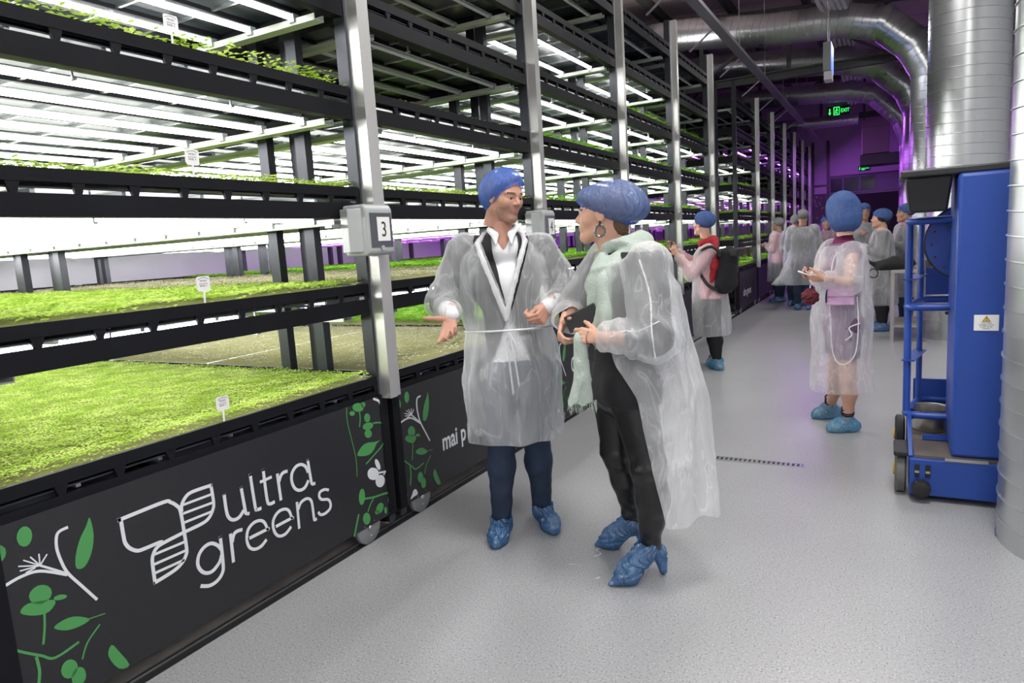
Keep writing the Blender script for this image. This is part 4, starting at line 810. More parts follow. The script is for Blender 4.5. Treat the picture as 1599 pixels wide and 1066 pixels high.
mat('scarf_green', (0.39, 0.45, 0.40), .95, bump=.5, bscale=120, noise=.06, nscale=10); mat('lilac_dress', (0.17, 0.085, 0.16), .8); mat('pink_top', (0.75, 0.42, 0.46), .8); mat('red_cloth', (0.34, 0.012, 0.02), .8, bump=.5, bscale=30)
mat('navy_cloth', (0.010, 0.022, 0.05), .85); mat('grey_cloth', (0.16, 0.17, 0.18), .85); mat('lilac_leather', (0.60, 0.36, 0.56), .4); mat('fur_red', (0.10, 0.008, 0.016), .8); mat('metal_dark', (0.18, 0.17, 0.16), .3, .9); mat('pearl', (.7, .65, .6), .25)
mat('magenta_cloth', (0.16, 0.01, 0.07), .8); mat('blue_cloth', (0.02, 0.03, 0.10), .9)

# ---- heads
def head_frame(c, hf, roll=0.0):
    f = nrm(hf); r = nrm(np.cross(f, (0, 0, 1))); u = np.cross(r, f)
    if roll: r, u = r*math.cos(roll)+u*math.sin(roll), u*math.cos(roll)-r*math.sin(roll)
    return np.asarray(c, float), np.stack([r, f, u], 1)          # columns: person's right, forward, up
def head_sdf(Q, fem):
    s = .94 if fem else 1.0
    d = elld(Q, (0, -.018, .035), (.076, .097, .088))
    d = smin(d, elld(Q, (0, .028, -.02), (.060, .062, .088)), .03)
    jx = .046 if fem else .053
    for sx in (-1, 1):
        d = smin(d, capd(Q, (sx*jx, .0, -.058), (sx*.012, .066, -.096), .020, .018), .025)
        d = smin(d, elld(Q, (sx*.040, .055, -.022), (.024, .024, .024)), .02)
        d = smin(d, capd(Q, (sx*.048, .066, .026), (sx*.014, .084, .021), .008, .0095), .012)
    d = smin(d, capd(Q, (0, .066, -.098), (0, .072, -.094), .018, .018), .02)
    for sx in (-1, 1): d = smax(d, -elld(Q, (sx*.031, .100, .004), (.019, .018, .013)), .012)
    d = smin(d, capd(Q, (0, .080, .014), (0, .104, -.018), .0075, .0105), .008)
    for sx in (-1, 1): d = smin(d, elld(Q, (sx*.0115, .094, -.0245), (.0085, .011, .0075)), .006)
    d = smin(d, elld(Q, (0, .076, -.050), (.028, .018, .026)), .012)
    d = smin(d, capd(Q, (-.019, .084, -.0505), (.019, .084, -.0505), .0042, .0042), .004); d = smin(d, elld(Q, (0, .0915, -.0495), (.014, .0062, .0050)), .004)
    d = smin(d, capd(Q, (-.016, .084, -.0605), (.016, .084, -.0605), .0048, .0048), .004); d = smin(d, elld(Q, (0, .0905, -.0605), (.012, .0065, .0058)), .004)
    for sx in (-1, 1):
        d = smin(d, capd(Q, (sx*.043, .0755, .0095), (sx*.019, .0845, .0095), .0050, .0050), .005); d = smin(d, capd(Q, (sx*.042, .0740, -.0075), (sx*.019, .0830, -.0075), .0042, .0042), .005)
        e = elld(Q, (sx*.077, -.006, -.004), (.009, .019, .031)); e = smax(e, -elld(Q, (sx*.088, -.002, -.002), (.008, .011, .02)), .006); d = smin(d, e, .008)
    nr = .052 if fem else .060
    d = smin(d, capd(Q, (0, -.030, -.06), (0, -.045, -.155), nr, nr+.004), .03)
    return d
def head_mesh(c, R, fem, h, stub):
    def fn(P): return head_sdf((P-c)@R, fem)
    lo = np.array([-.1, -.13, -.17]); hi = np.array([.1, .125, .135])
    cs = np.array([[x, y, z] for x in (lo[0], hi[0]) for y in (lo[1], hi[1]) for z in (lo[2], hi[2])])@R.T+c
    V, F = snet(fn, cs.min(0), cs.max(0), h)
    q = (V[F].mean(1)-c)@R; V, F = cutf(V, F, lambda p: ((p-c)@R)[:, 2] > -.150)
    q = (V[F].mean(1)-c)@R; ax = np.abs(q[:, 0]); mi = np.zeros(len(F), int)
    if stub: mi[((q[:, 2] < -.030) & (q[:, 1] > .02) & (q[:, 2] > -.118) & (q[:, 2] < -.030-.35*np.maximum(0, ax-.02)))] = 3
    mi[(np.abs(q[:, 2]-(.027-.12*np.maximum(0, ax-.032))) < (.0045 if stub else .003)) & (ax > .014) & (ax < .052) & (q[:, 1] > .05)] = 2
    mi[(ax < .0225-.35*np.abs(q[:, 2]+.055)) & (np.abs(q[:, 2]+.055) < .0105) & (q[:, 1] > .08)] = 1
    parts = [(V, F, mi)]
    for sx in (-1, 1):
        ec = c+R@np.array([sx*.031, .0715, .002]); er = .0125
        Ve, Fe = snet(lambda P: np.linalg.norm(P-ec, axis=1)-er, ec-.016, ec+.016, max(h*.6, .0022)); qe = (Ve[Fe].mean(1)-ec)@R
        parts.append((Ve, Fe, np.where(np.hypot(qe[:, 0], qe[:, 2]) < .0068, 5, 4)))
    return joinm(parts)

def hand_prims(w, d, n, s, curl=(.3, .35, .4, .45), thumb=None, sc=1.0, splay=.08):
    """w wrist, d towards the fingers, n palm side, s thumb side"""
    w = np.asarray(w, float); d = nrm(d); n = nrm(n); s = nrm(s); P = []
    offs = (.027, .009, -.009, -.026); L = ((.042, .026, .021), (.046, .030, .022), (.043, .028, .021), (.034, .021, .018)); ml = (.090, .092, .087, .080)
    for i in range(4):
        k = w+(d*ml[i]+s*offs[i])*sc; P.append(('c', w+d*.012*sc+s*offs[i]*.55*sc, k, .0155*sc, .0115*sc, n, 1.15))
        c = curl[i]; a = 0; p = k; r = .0092*sc if i < 3 else .0080*sc
        for j, l in enumerate(L[i]):
            a += c*(1, 1.15, .75)[j]; dd = nrm((d+s*splay*(1.5-i))*math.cos(a)+n*math.sin(a)); q = p+dd*l*sc; P.append(('c', p, q, r*(1-.1*j), r*(.92-.1*j))); p = q
    t0 = w+(d*.018+s*.018+n*.006)*sc; tv = nrm(thumb if thumb is not None else s*.75+d*.75+n*.25); t1 = t0+nrm(tv+s*.3)*.042*sc; t2 = t1+tv*.034*sc; t3 = t2+nrm(tv+n*.15+d*.1)*.026*sc
    P += [('c', t0, t1, .016*sc, .0125*sc), ('c', t1, t2, .0115*sc, .0100*sc), ('c', t2, t3, .0102*sc, .0078*sc), ('c', w-d*.05*sc, w+d*.02*sc, .0255*sc, .024*sc, n, 1.35)]
    return P

def foot_cover(ank, toe, heel, mt, h, high=False, seed=1, parent=None, org=None, sock=True):
    ank = np.asarray(ank, float); toe = np.asarray(toe, float); heel = np.asarray(heel, float); d = toe-heel; d[2] = 0; d = nrm(d)
    ball = heel+(toe-heel)*.68
    if not high:
        pr = [('c', (heel[0], heel[1], .042), (ball[0], ball[1], .036), .044, .050), ('c', (ball[0], ball[1], .036), (toe[0]-d[0]*.03, toe[1]-d[1]*.03, .028), .050, .034), ('c', (heel[0]+d[0]*.045, heel[1]+d[1]*.045, .05), (ank[0]+d[0]*.015, ank[1]+d[1]*.015, .115), .052, .056)]
        top = .118
    else:
        pr = [('c', (toe[0], toe[1], .014), (ball[0], ball[1], .044), .010, .050), ('c', (ball[0], ball[1], .044), (ank[0]+d[0]*.015, ank[1]+d[1]*.015, .145), .050, .052), ('c', (ank[0]-d[0]*.04, ank[1]-d[1]*.04, .11), (heel[0], heel[1], .018), .034, .017)]
        top = .172
    dn = V3(-d[1], d[0], 0)
    def disp(P):
        q = P-ank; u = q@d; v = q@dn; return .0045*np.sin(np.arctan2(v, u)*17+5*np.sin(P[:, 2]*60+seed))*np.clip((P[:, 2]-.015)/.05, 0, 1)+.003*wav(P, 60, seed)
    def fn(P): return np.maximum(evalp(P, pr, .03)-disp(P), .003-P[:, 2])
    lo, hi = bnds(pr, .02); lo[2] = -.01
    V, F = snet(fn, lo, hi, h)
    V, F = cutf(V, F, lambda p: p[:, 2] < top+.006*np.sin(np.arctan2((p-ank)@dn, (p-ank)@d)*6))
    return to_obj('shoe_cover', V, F, [mt], parent, org)

def build_person(J, f, hf, label, skin='skin_woman', fem=True, hb=.012, hh=.0065, rimroll=0.0, stub=False, hands=None, girth=1.0, cap='cap_blue', capp=None, capcut=None, gown=None, gmat='gown_white', tops=(), legs=None, covers=None, root=None, group='visitors in white disposable gowns', pleat=44, bare_lower=False):
    """J joints in world coordinates; f torso forward; hf head forward"""
    A = {k: np.asarray(v, float) for k, v in J.items()}; g = girth
    f = nrm((f[0], f[1], 0)); r = V3(f[1], -f[0], 0)
    org = V3((A['ankL'][0]+A['ankR'][0])/2, (A['ankL'][1]+A['ankR'][1])/2, 0) if root is None else np.asarray(root)
    E = empty('person', tuple(org), 0, label, 'person', group)
    hc, HR = head_frame(A['head'], hf, rimroll)
    hip = (A['hipL']+A['hipR'])/2; sh = (A['shL']+A['shR'])/2; nk = A['neck']; chest = hip+(sh-hip)*.72; waist = hip+(sh-hip)*.36
    ins = .05*r
    tor = [('c', A['hipL'], A['hipR'], .098*g, .098*g), ('c', hip, waist, .118*g, .098*g, f, 1.15), ('c', waist, chest, .100*g, .118*g, f, 1.15),
           ('c', chest-r*.055, chest+r*.055, .098*g, .098*g, f, 1.05), ('c', A['shL']*.86+sh*.14, A['shR']*.86+sh*.14, .052*g, .052*g), ('c', sh, nk, .07, .055)]
    if fem: tor += [('c', chest-r*.065+f*.06-V3(0, 0, .02), chest-r*.06+f*.065-V3(0, 0, .025), .062, .06), ('c', chest+r*.065+f*.06-V3(0, 0, .02), chest+r*.06+f*.065-V3(0, 0, .025), .062, .06)]
    ws = 1.0 if not fem else .9
    arms = []
    for s in 'LR': arms += [('c', A['sh'+s], A['el'+s], .050*g*ws, .040*g*ws), ('c', A['el'+s], A['wr'+s], .041*g*ws, .027*ws)]
    leg = []
    for s in 'LR': leg += [('c', A['hip'+s], A['kn'+s], .086*g, .056*g), ('c', A['kn'+s], A['kn'+s]*.6+A['ank'+s]*.4-f*.012, .053*g, .054*g), ('c', A['kn'+s]*.6+A['ank'+s]*.4-f*.012, A['ank'+s], .052*g, .034)]
    feet = {}
    for s in 'LR':
        an, to, he = A['ank'+s], A['toe'+s], A['heel'+s]; ba = he+(to-he)*.66; hi_ = an[2] > .13
        feet[s] = [('c', V3(an[0], an[1], an[2]*(.8 if hi_ else .55)), V3(ba[0], ba[1], .032), .028, .026), ('c', V3(ba[0], ba[1], .032), V3(*(ba*.35+to*.65)[:2], .022), .026, .013)]
    body = tor+arms+leg+feet['L']+feet['R']+[('c', nk-V3(0, 0, .03), nk*.5+(hc+HR@V3(0, -.03, -.08))*.5, .056 if not fem else .050, .054 if not fem else .048)]
    Vb, Fb = layer(body, .03, hb)
    parts = [(Vb, Fb)]; parts.append(head_mesh(hc, HR, fem, hh, stub))
    for hp in (hands or []): parts.append(layer(hp[0], .006, hp[1]))
    V, F, mi = joinm(parts); to_obj('body', V, F, [skin, 'lips', 'brow_hair', 'stubble', 'eye_white', 'iris'], E, org, mi)
    P = dict(tor=tor, arms=arms, leg=leg, footL=feet['L'], footR=feet['R'], r=r, f=f, hip=hip, sh=sh, nk=nk, chest=chest, waist=waist, hc=hc, HR=HR, org=org, E=E, A=A)
    for (nm, which, off, mt, keep, disp) in tops:
        pr = sum([P[x] for x in which], []); V, F = layer(pr, .03, hb, off, disp, keep(P) if keep else None); to_obj(nm, V, F, [mt], E, org)
    if covers:
        for s in 'LR': foot_cover(A['ank'+s], A['toe'+s], A['heel'+s], covers[0], covers[1], covers[2], ord(s), E, org)
    if cap:
        cp = capp or [((0, -.03, .045), (.098, .125, .100))]; cc = capcut or (lambda q: q[:, 2]-(-.02+.6*q[:, 1]))
        def cfn(Pq):
            Q = (Pq-hc)@HR; d = None
            for c_, r_ in cp: e = elld(Q, c_, r_); d = e if d is None else smin(d, e, .05)
            pd = cc(Q); an = np.arctan2(Q[:, 0], Q[:, 1]+.02)
            amp = np.clip(1-pd/.09, .12, 1)
            return d-(.0022*np.sin(an*pleat+4*np.sin(Q[:, 2]*25))*amp+.0025*wav(Q, 38, 5)+.0055*np.exp(-(pd/.007)**2)-.010*np.exp(-((pd-.0)/.03)**2))
        m = .24; lo = hc-m; hi = hc+m
        V, F = snet(cfn, lo, hi, max(hh*.9, .0055)); V, F = cutf(V, F, lambda p: cc((p-hc)@HR) > 0)
        mi = (cc((V[F].mean(1)-hc)@HR) < .009).astype(int)
        to_obj('hair_cap', V, F, [cap, 'cap_rim' if cap != 'cap_grey' else 'cap_grey'], E, org, mi)
    return P

def gown_mesh(P, rows, hem, sleeve_r, h, mt, fold, keep=None, seed=3, sl_amp=.008, cuffs=True, tie=None, sl_keep=None, srad=(.090, .084, .074, .050)):
    E, org, r, f, A = P['E'], P['org'], P['r'], P['f'], P['A']
    L = loft(rows, r, f, fold)
    tp = [L]
    V1, F1 = layer(tp, .04, h, 0, lambda p: .009*ridged(p, 21, seed, (1, 1, .28))+.004*ridged(p, 42, seed+5, (1, 1, .4))+.002*wav(p, 60, seed+1), None)
    ztop = max(x[0] for x in rows); zb = min(x[0] for x in rows)
    V1, F1 = cutf(V1, F1, lambda p: (p[:, 2] > zb+.008) & (p[:, 2] < ztop-.008) & (keep(p) if keep is not None else True))
    parts = [(V1, F1)]
    for s in 'LR':
        a, e, w = A['sh'+s], A['el'+s], A['wr'+s]; dw = nrm(w-e); a2 = a*.95+P['sh']*.05
        pr = [('c', a2, e, srad[0]*sleeve_r, srad[1]*sleeve_r), ('c', e, w-dw*.05, srad[2]*sleeve_r, srad[3]*sleeve_r), ('c', w-dw*.05, w+dw*.02, srad[3]*sleeve_r, .034)]
        def disp(p, a=a2, e=e, w=w):
            t = ((p-e)@nrm(w-e)); t2 = (p-a)@nrm(e-a)
            bunch = np.exp(-((p-e)**2).sum(1)/.012)
            return sl_amp*(ridged(p, 26, seed+ord(s))*(.5+bunch)+.35*np.sin(t*95+3*wav(p, 20, seed))*np.clip(t/.1, 0, 1))
        Vs, Fs = layer(pr, .03, h, 0, disp, None)
        sh = P['sh']
        Vs, Fs = cutf(Vs, Fs, lambda p: ((p-w)@dw < .012) & (np.abs((p-sh)@nrm(a-sh)) > np.linalg.norm(a-sh)*.22))
        parts.append((Vs, Fs))
    V, F, mi = joinm(parts)
    o = to_obj('gown', V, F, [mt], E, org)
    return o
def folds(seed, comps, z0, z1, a0, a1):
    rg = np.random.RandomState(seed); ph = rg.rand(len(comps))*6.28
    def fn(th, z):
        A = a0+(a1-a0)*np.clip((z0-z)/(z0-z1), 0, 1); o = 0
        for i, (n, wt) in enumerate(comps): o = o+wt*np.sin(n*th+ph[i]+1.5*np.sin(z*4+i))
        return A*o
    return fn
# ---------------------------------------------------------------- the people
JN = {'MAN':{'head':(-1.66,2.98,1.748),'neck':(-1.687,3.0,1.547),'shR':(-1.87,2.9,1.484),'shL':(-1.527,3.1,1.466),'elR':(-1.931,2.8,1.302),'wrR':(-1.764,2.6,1.203),'elL':(-1.417,3.04,1.307),'wrL':(-1.392,2.86,1.206),'hipR':(-1.734,2.94,0.852),'hipL':(-1.588,3.04,0.838),'knR':(-1.713,2.9,0.573),'knL':(-1.575,3.02,0.551),'ankR':(-1.746,2.9,0.132),'ankL':(-1.62,3.12,0.136)},'WOM':{'head':(-1.112,2.86,1.604),'neck':(-1.026,2.88,1.443),'shL':(-0.862,2.72,1.373),'shR':(-1.154,3.04,1.395),'elL':(-0.798,2.64,1.136),'wrL':(-1.023,2.6,1.106),'elR':(-1.286,2.98,1.18),'wrR':(-1.256,2.74,1.155),'hipL':(-0.977,2.78,0.855),'hipR':(-1.116,2.94,0.83),'knL':(-0.887,2.72,0.529),'knR':(-1.105,2.93,0.51),'ankL':(-0.913,2.74,0.11),'ankR':(-1.054,2.97,0.138)},'PUR':{'head':(-0.302,5.42,1.566),'neck':(-0.284,5.42,1.372),'shL':(-0.221,5.28,1.294),'shR':(-0.368,5.56,1.308),'elL':(-0.241,5.14,1.111),'wrL':(-0.382,5.08,1.146),'elR':(-0.427,5.5,1.136),'wrR':(-0.449,5.25,1.145),'hipL':(-0.261,5.34,0.801),'hipR':(-0.311,5.5,0.78),'knL':(-0.25,5.34,0.408),'knR':(-0.338,5.56,0.37),'ankL':(-0.25,5.36,0.13),'ankR':(-0.372,5.68,0.122)},'RED':{'head':(-1.809,7.7,1.594),'neck':(-1.754,7.72,1.422),'shL':(-1.721,7.56,1.293),'shR':(-1.808,7.88,1.3),'elL':(-1.895,7.46,1.064),'wrL':(-2.019,7.42,1.279),'elR':(-1.929,7.8,1.136),'wrR':(-2.08,7.6,1.331),'hipL':(-1.704,7.62,0.786),'hipR':(-1.744,7.8,0.784),'knL':(-1.683,7.62,0.452),'knR':(-1.765,7.8,0.427),'ankL':(-1.646,7.64,0.083),'ankR':(-1.738,7.74,0.062)}}
def ab(P, q, hs=0.0):                                     # side coordinate and forward coordinate of points, in the torso frame
    d = q-P['hip']; return d@np.append(P['r'][:2], 0), d@np.append(P['f'][:2], 0)

# --- the man in the V-necked gown, palm out
J = dict(JN['MAN']); J['head'] = (-1.655, 2.985, 1.735); J['elR'] = (-1.955, 2.82, 1.235); J['elL'] = (-1.395, 3.10, 1.235); J['ankR'] = (-1.746, 2.905, .105); J['ankL'] = (-1.622, 3.125, .105)
J['toeR'] = (-1.701, 2.745, 0); J['heelR'] = (-1.785, 2.985, 0); J['toeL'] = (-1.487, 3.00, 0); J['heelL'] = (-1.68, 3.215, 0)
mf = nrm((.50, -.866, 0)); mr = V3(mf[1], -mf[0], 0)
CR = V3(.876, .479, -.06); CB = V3(.48, -.87, .12)          # picture right, and towards the camera, at this spot
wR = np.array(J['wrR']); wL = np.array(J['wrL'])
handR = hand_prims(wR+V3(0, 0, -.012), (.18, -.55, -.75), (.42, -.55, .62), (-.86, -.45, .1), (.30, .45, .62, .75), V3(-.93, -.40, .10), 1.0, .10)
handL = hand_prims(wL+V3(0, 0, 0), (-.12, -.75, -.55), (-.85, -.40, .1), (-.25, -.35, .85), (1.05, 1.15, 1.2, 1.25), V3(-.35, -.60, -.42), .98, .02)
jk = lambda P: (lambda q: (lambda u, v: ~((v > 0) & (np.abs(u-.012) < .012+.055*np.clip((q[:, 2]-1.2)/.3, 0, 1)+.11*np.clip((1.14-q[:, 2])/.25, 0, 1)) & (np.abs(u) < .2)) & (q[:, 2] > .84) & (q[:, 2] < 1.60) & (np.minimum(np.linalg.norm(q-P['A']['wrR'], axis=1), np.linalg.norm(q-P['A']['wrL'], axis=1)) > .12))(*ab(P, q)))
sk = lambda P: (lambda q: (q[:, 2] > .80) & (q[:, 2] < 1.585) & ~((ab(P, q)[1] > .0) & (np.abs(ab(P, q)[0]-.02) < .045*np.clip((q[:, 2]-1.47)/.08, 0, 1))) & (np.minimum(np.linalg.norm(q-P['A']['wrR'], axis=1), np.linalg.norm(q-P['A']['wrL'], axis=1)) > .03))
tk = lambda zt, zb=.105: (lambda P: (lambda q: (q[:, 2] < zt) & (q[:, 2] > zb)))
P = build_person(J, mf, (.93, -.34, -.22), 'man in a V-necked gown and blue cap, holding out his open palm', 'skin_man', False, .0095, .0042, stub=True, hands=[(handR, .0036), (handL, .0036)], rimroll=.04,
    capp=[((0, -.012, .055), (.090, .106, .086)), ((0, -.03, .0), (.088, .088, .095)), ((0, -.085, -.005), (.074, .055, .080))], capcut=lambda q: q[:, 2]-np.maximum(-.034+1.22*q[:, 1], -.078), pleat=36,
    tops=[('shirt', ('tor', 'arms'), .010, 'shirt_white', sk, lambda p: .0035*ridged(p, 22, 4, (1, 1, .5))),
          ('jacket', ('tor', 'arms'), .022, 'jacket_black', jk, lambda p: .003*ridged(p, 15, 5)),
          ('trousers', ('leg', 'tor'), .015, 'jeans_navy', tk(.93), lambda p: .004*ridged(p, 24, 6, (1, 1, 1.6))*np.clip((.6-p[:, 2])/.3, .2, 1)),
          ('shoe', ('footL',), .008, 'sock_black', None, None), ('shoe', ('footR',), .008, 'sock_black', None, None), ('socks', ('leg',), .008, 'sock_black', lambda P: (lambda q: q[:, 2] < .16), None)],
    covers=('cover_blue', .0055, False))
E_, org = P['E'], P['org']
# white collar wings
for s in (-1, 1):
    n0 = P['nk']+V3(0, 0, .045); pts = [n0+mr*s*.062-mf*.03, n0+mr*s*.066+mf*.02-V3(0, 0, .012), n0+mr*s*.040+mf*.068-V3(0, 0, .040), n0+mr*s*.038+mf*.085-V3(0, 0, .085)]
    V, F = layer([('c', pts[0], pts[1], .014, .015, mr, 2.2), ('c', pts[1], pts[2], .015, .018, mf, 2.4), ('c', pts[2], pts[3], .018, .006, mf, 2.4)], .008, .004); to_obj('collar', V, F, ['shirt_white'], E_, org)
rows = [(.53, -1.665, 2.955, .232, .19), (.62, -1.665, 2.955, .232, .185), (.85, -1.665, 2.96, .240, .18), (1.02, -1.668, 2.965, .225, .165), (1.085, -1.668, 2.965, .208, .15), (1.16, -1.675, 2.97, .222, .16), (1.32, -1.685, 2.985, .232, .165), (1.44, -1.69, 2.99, .228, .15), (1.50, -1.69, 2.995, .195, .115), (1.55, -1.69, 2.995, .12, .08)]
vw = lambda z: .120*np.clip((z-1.165)/.36, 0, 1)
gk = lambda q: (lambda u, v: ~((v > 0) & (np.abs(u-.008) < vw(q[:, 2])) & (q[:, 2] > 1.165)))(*ab(P, q))
gown_mesh(P, rows, .5, 1.0, .0105, 'gown_white', folds(3, ((5, .5), (9, .45), (16, .3), (3, .5)), 1.08, .5, .025, .085), gk, 11, .009)
def on_front(u, z, out=.008):
    R_ = np.array(sorted(rows)); cx, cy, a, b = [np.interp(z, R_[:, 0], R_[:, i]) for i in (1, 2, 3, 4)]
    return V3(cx, cy, z)+P['r']*u+P['f']*(b*math.sqrt(max(0, 1-(u/a)**2))+out)
for s in (-1, 1):
    pts = [on_front(.008+s*float(vw(z)), z, .010) for z in np.linspace(1.15, 1.515, 9)]; pts.append(P['nk']+P['r']*s*.095+V3(0, 0, .012)); pts.append(P['nk']+P['r']*s*.07-P['f']*.07+V3(0, 0, .03))
    V, F = layer([('c', a, b, .013, .013, P['f'], 1.5) for a, b in zip(pts, pts[1:])], .006, .0055, 0, lambda p: .003*wav(p, 60, 3)); to_obj('neck_facing', V, F, ['gown_dense'], E_, org)
b = MB().use('gown_hem'); ring = []
for i in range(40):
    t = 2*PI*i/40; R_ = np.array(sorted(rows)); cx, cy, a, bb = [np.interp(1.085, R_[:, 0], R_[:, j]) for j in (1, 2, 3, 4)]
    ring.append(Vector(V3(cx, cy, 1.085+.012*math.sin(t))+P['r']*(a+.012)*math.cos(t)+P['f']*(bb+.014)*math.sin(t)-org))
b.tube(ring, .0055, 6, closed=True)
k0 = on_front(.0, 1.085, .018); 
for pts in ([k0, k0+V3(-.035, 0, -.06), k0+V3(-.03, 0, -.12), k0+V3(-.005, 0, -.07), k0], [k0, k0+V3(.03, .01, -.07), k0+V3(.02, .01, -.13), k0+V3(.008, 0, -.07), k0], [k0, k0+V3(-.01, 0, -.12), k0+V3(-.004, .01, -.30)], [k0, k0+V3(.02, 0, -.12), k0+V3(.03, .01, -.26)]):
    b.tube(crom([tuple(p-org) for p in pts], 5), .0045, 6)
b.obj('waist_tie', E_, smooth=True)
mb('rubber').tube([tuple(on_front(.105, 1.43, -.01)-org), tuple(on_front(.10, 1.395, -.005)-org)], .010, 10).obj('clip_microphone', E_, smooth=True)

# --- the woman with the green scarf
J = dict(JN['WOM']); J['ankL'] = (-.905, 2.765, .150); J['ankR'] = (-1.062, 2.995, .150); J['wrL'] = (-1.03, 2.585, 1.105); J['elL'] = (-.815, 2.64, 1.095)
J['toeL'] = (-1.045, 2.615, 0); J['heelL'] = (-.868, 2.81, 0); J['toeR'] = (-1.245, 2.955, 0); J['heelR'] = (-1.035, 3.03, 0)
wf = nrm((-.93, -.37, 0)); wrt = V3(wf[1], -wf[0], 0)
wL = np.array(J['wrL']); wR = np.array(J['wrR'])
handL = hand_prims(wL, (-.90, .05, .08), (.05, .80, -.45), (-.1, .30, .92), (.45, .65, .75, .85), V3(-.75, .42, .42), .90, .03)
handR = hand_prims(wR+V3(.0, -.02, -.01), (.10, -.72, -.62), (.75, .35, -.2), (.25, -.45, .75), (.75, .85, .95, 1.0), V3(.55, -.55, .25), .88, .03)
wtk = lambda P: (lambda q: (q[:, 2] > .79) & (q[:, 2] < 1.44) & (np.minimum(np.linalg.norm(q-P['A']['wrR'], axis=1), np.linalg.norm(q-P['A']['wrL'], axis=1)) > .125))
P = build_person(J, wf, (-.965, -.26, .02), 'woman in profile with a pale green scarf and a puffed blue cap', 'skin_woman', True, .0095, .0042, hands=[(handL, .0034), (handR, .0034)], girth=1.10,
    capp=[((0, .005, .062), (.094, .108, .072)), ((0, -.075, .055), (.108, .112, .094)), ((0, -.13, .018), (.09, .080, .064))], capcut=lambda q: q[:, 2]-np.maximum(-.028+.88*q[:, 1], -.046), pleat=30, cap='cap_dull',
    tops=[('shoe', ('footL',), .004, 'sock_black', None, None), ('shoe', ('footR',), .004, 'sock_black', None, None), ('jacket', ('tor', 'arms', 'leg'), .028, 'cloth_black', wtk, lambda p: .004*ridged(p, 13, 5)),
          ('trousers', ('leg', 'tor'), .012, 'leather_black', tk(.93, .14), lambda p: .006*ridged(p, 30, 8, (.5, .5, 1.5))*(np.exp(-((p[:, 2]-.50)/.06)**2)+np.exp(-((p[:, 2]-.22)/.09)**2)+.15))],
    covers=('cover_blue', .0055, True))
E_, org = P['E'], P['org']; c = P['hc']; HR = P['HR']
V, F = layer([('e', c+HR@V3(0, -.062, -.030), (.058, .045, .055)), ('e', c+HR@V3(0, -.075, -.075), (.045, .03, .04))], .02, .006, 0, lambda p: .003*ridged(p, 90, 2, (1, 1, .3))); to_obj('hair', V, F, ['hair_brown'], E_, org)
# big round earring on her left ear
ec = c+HR@V3(-.084, -.006, -.068); b = MB().use('metal_dark'); b.tube([tuple(ec+HR@V3(0, .021*math.cos(t), .024*math.sin(t))-org) for t in np.linspace(0, 2*PI, 25)[:-1]], .0052, 8, closed=True); b.obj('earring', E_, smooth=True)
MB().use('rubber').tube([tuple(ec+HR@V3(0, 0, .042)-org), tuple(ec+HR@V3(0, 0, .020)-org)], .006, 8).obj('earring_stud', E_, smooth=True)
b = MB().use('pearl')
for t in np.linspace(0, 2*PI, 13)[:-1]: b.lathe(tuple(ec+HR@V3(0, .027*math.cos(t), .031*math.sin(t))-org), [(.0005, -.003), (.003, 0), (.0005, .003)], 6, 'z')
b.obj('earring_beads', E_, smooth=True)
rows = [(.30, -.905, 2.83, .27, .27), (.55, -.915, 2.84, .262, .262), (.85, -.935, 2.85, .245, .245), (1.10, -.955, 2.865, .225, .21), (1.28, -.97, 2.875, .22, .18), (1.38, -.985, 2.88, .20, .145), (1.43, -1.0, 2.88, .13, .10)]
def wkeep(q):
    d = q-V3(-.95, 2.87, 0); az = np.degrees(np.arctan2(d[:, 1], d[:, 0])) % 360
    lo = np.where(q[:, 2] < 1.0, 150+ (1.0-q[:, 2])*10, 165); hi = np.interp(q[:, 2], [.3, .85, 1.0, 1.15, 1.45], [302, 283, 262, 240, 235])
    return ~((az > lo) & (az < hi)) & (q[:, 2] > .40-.42*(d[:, 0]*.5-d[:, 1]*.55)+.03*np.sin(az*.1))
gown_mesh(P, rows, .34, 1.22, .0105, 'gown_white', folds(8, ((3, .5), (6, .5), (11, .35)), 1.35, .4, .035, .10), wkeep, 21, .012, srad=(.086, .084, .078, .052))
# white seam tape down the near sleeve and a crease across it
A = P['A']; side = nrm(V3(.25, -.95, .1))
sp = [A['shL']+side*.078+V3(-.03, 0, .03), A['shL']*.6+A['elL']*.4+side*.092, A['elL']+side*.098+V3(-.01, 0, .03), A['elL']+side*.085+V3(.0, 0, -.075)]
b = MB().use('gown_hem').tube(crom([tuple(p-org) for p in sp], 6), .0035, 6); b.obj('sleeve_seam', E_, smooth=True)
sp = [A['elL']+side*.095+V3(.02, 0, .07), A['elL']+side*.088+V3(-.07, 0, .03), (A['elL']+A['wrL'])/2+side*.07+V3(0, 0, .03), A['wrL']+side*.05+V3(.04, 0, .0)]
MB().use('gown_hem').tube(crom([tuple(p-org) for p in sp], 6), .0028, 6).obj('sleeve_seam', E_, smooth=True)
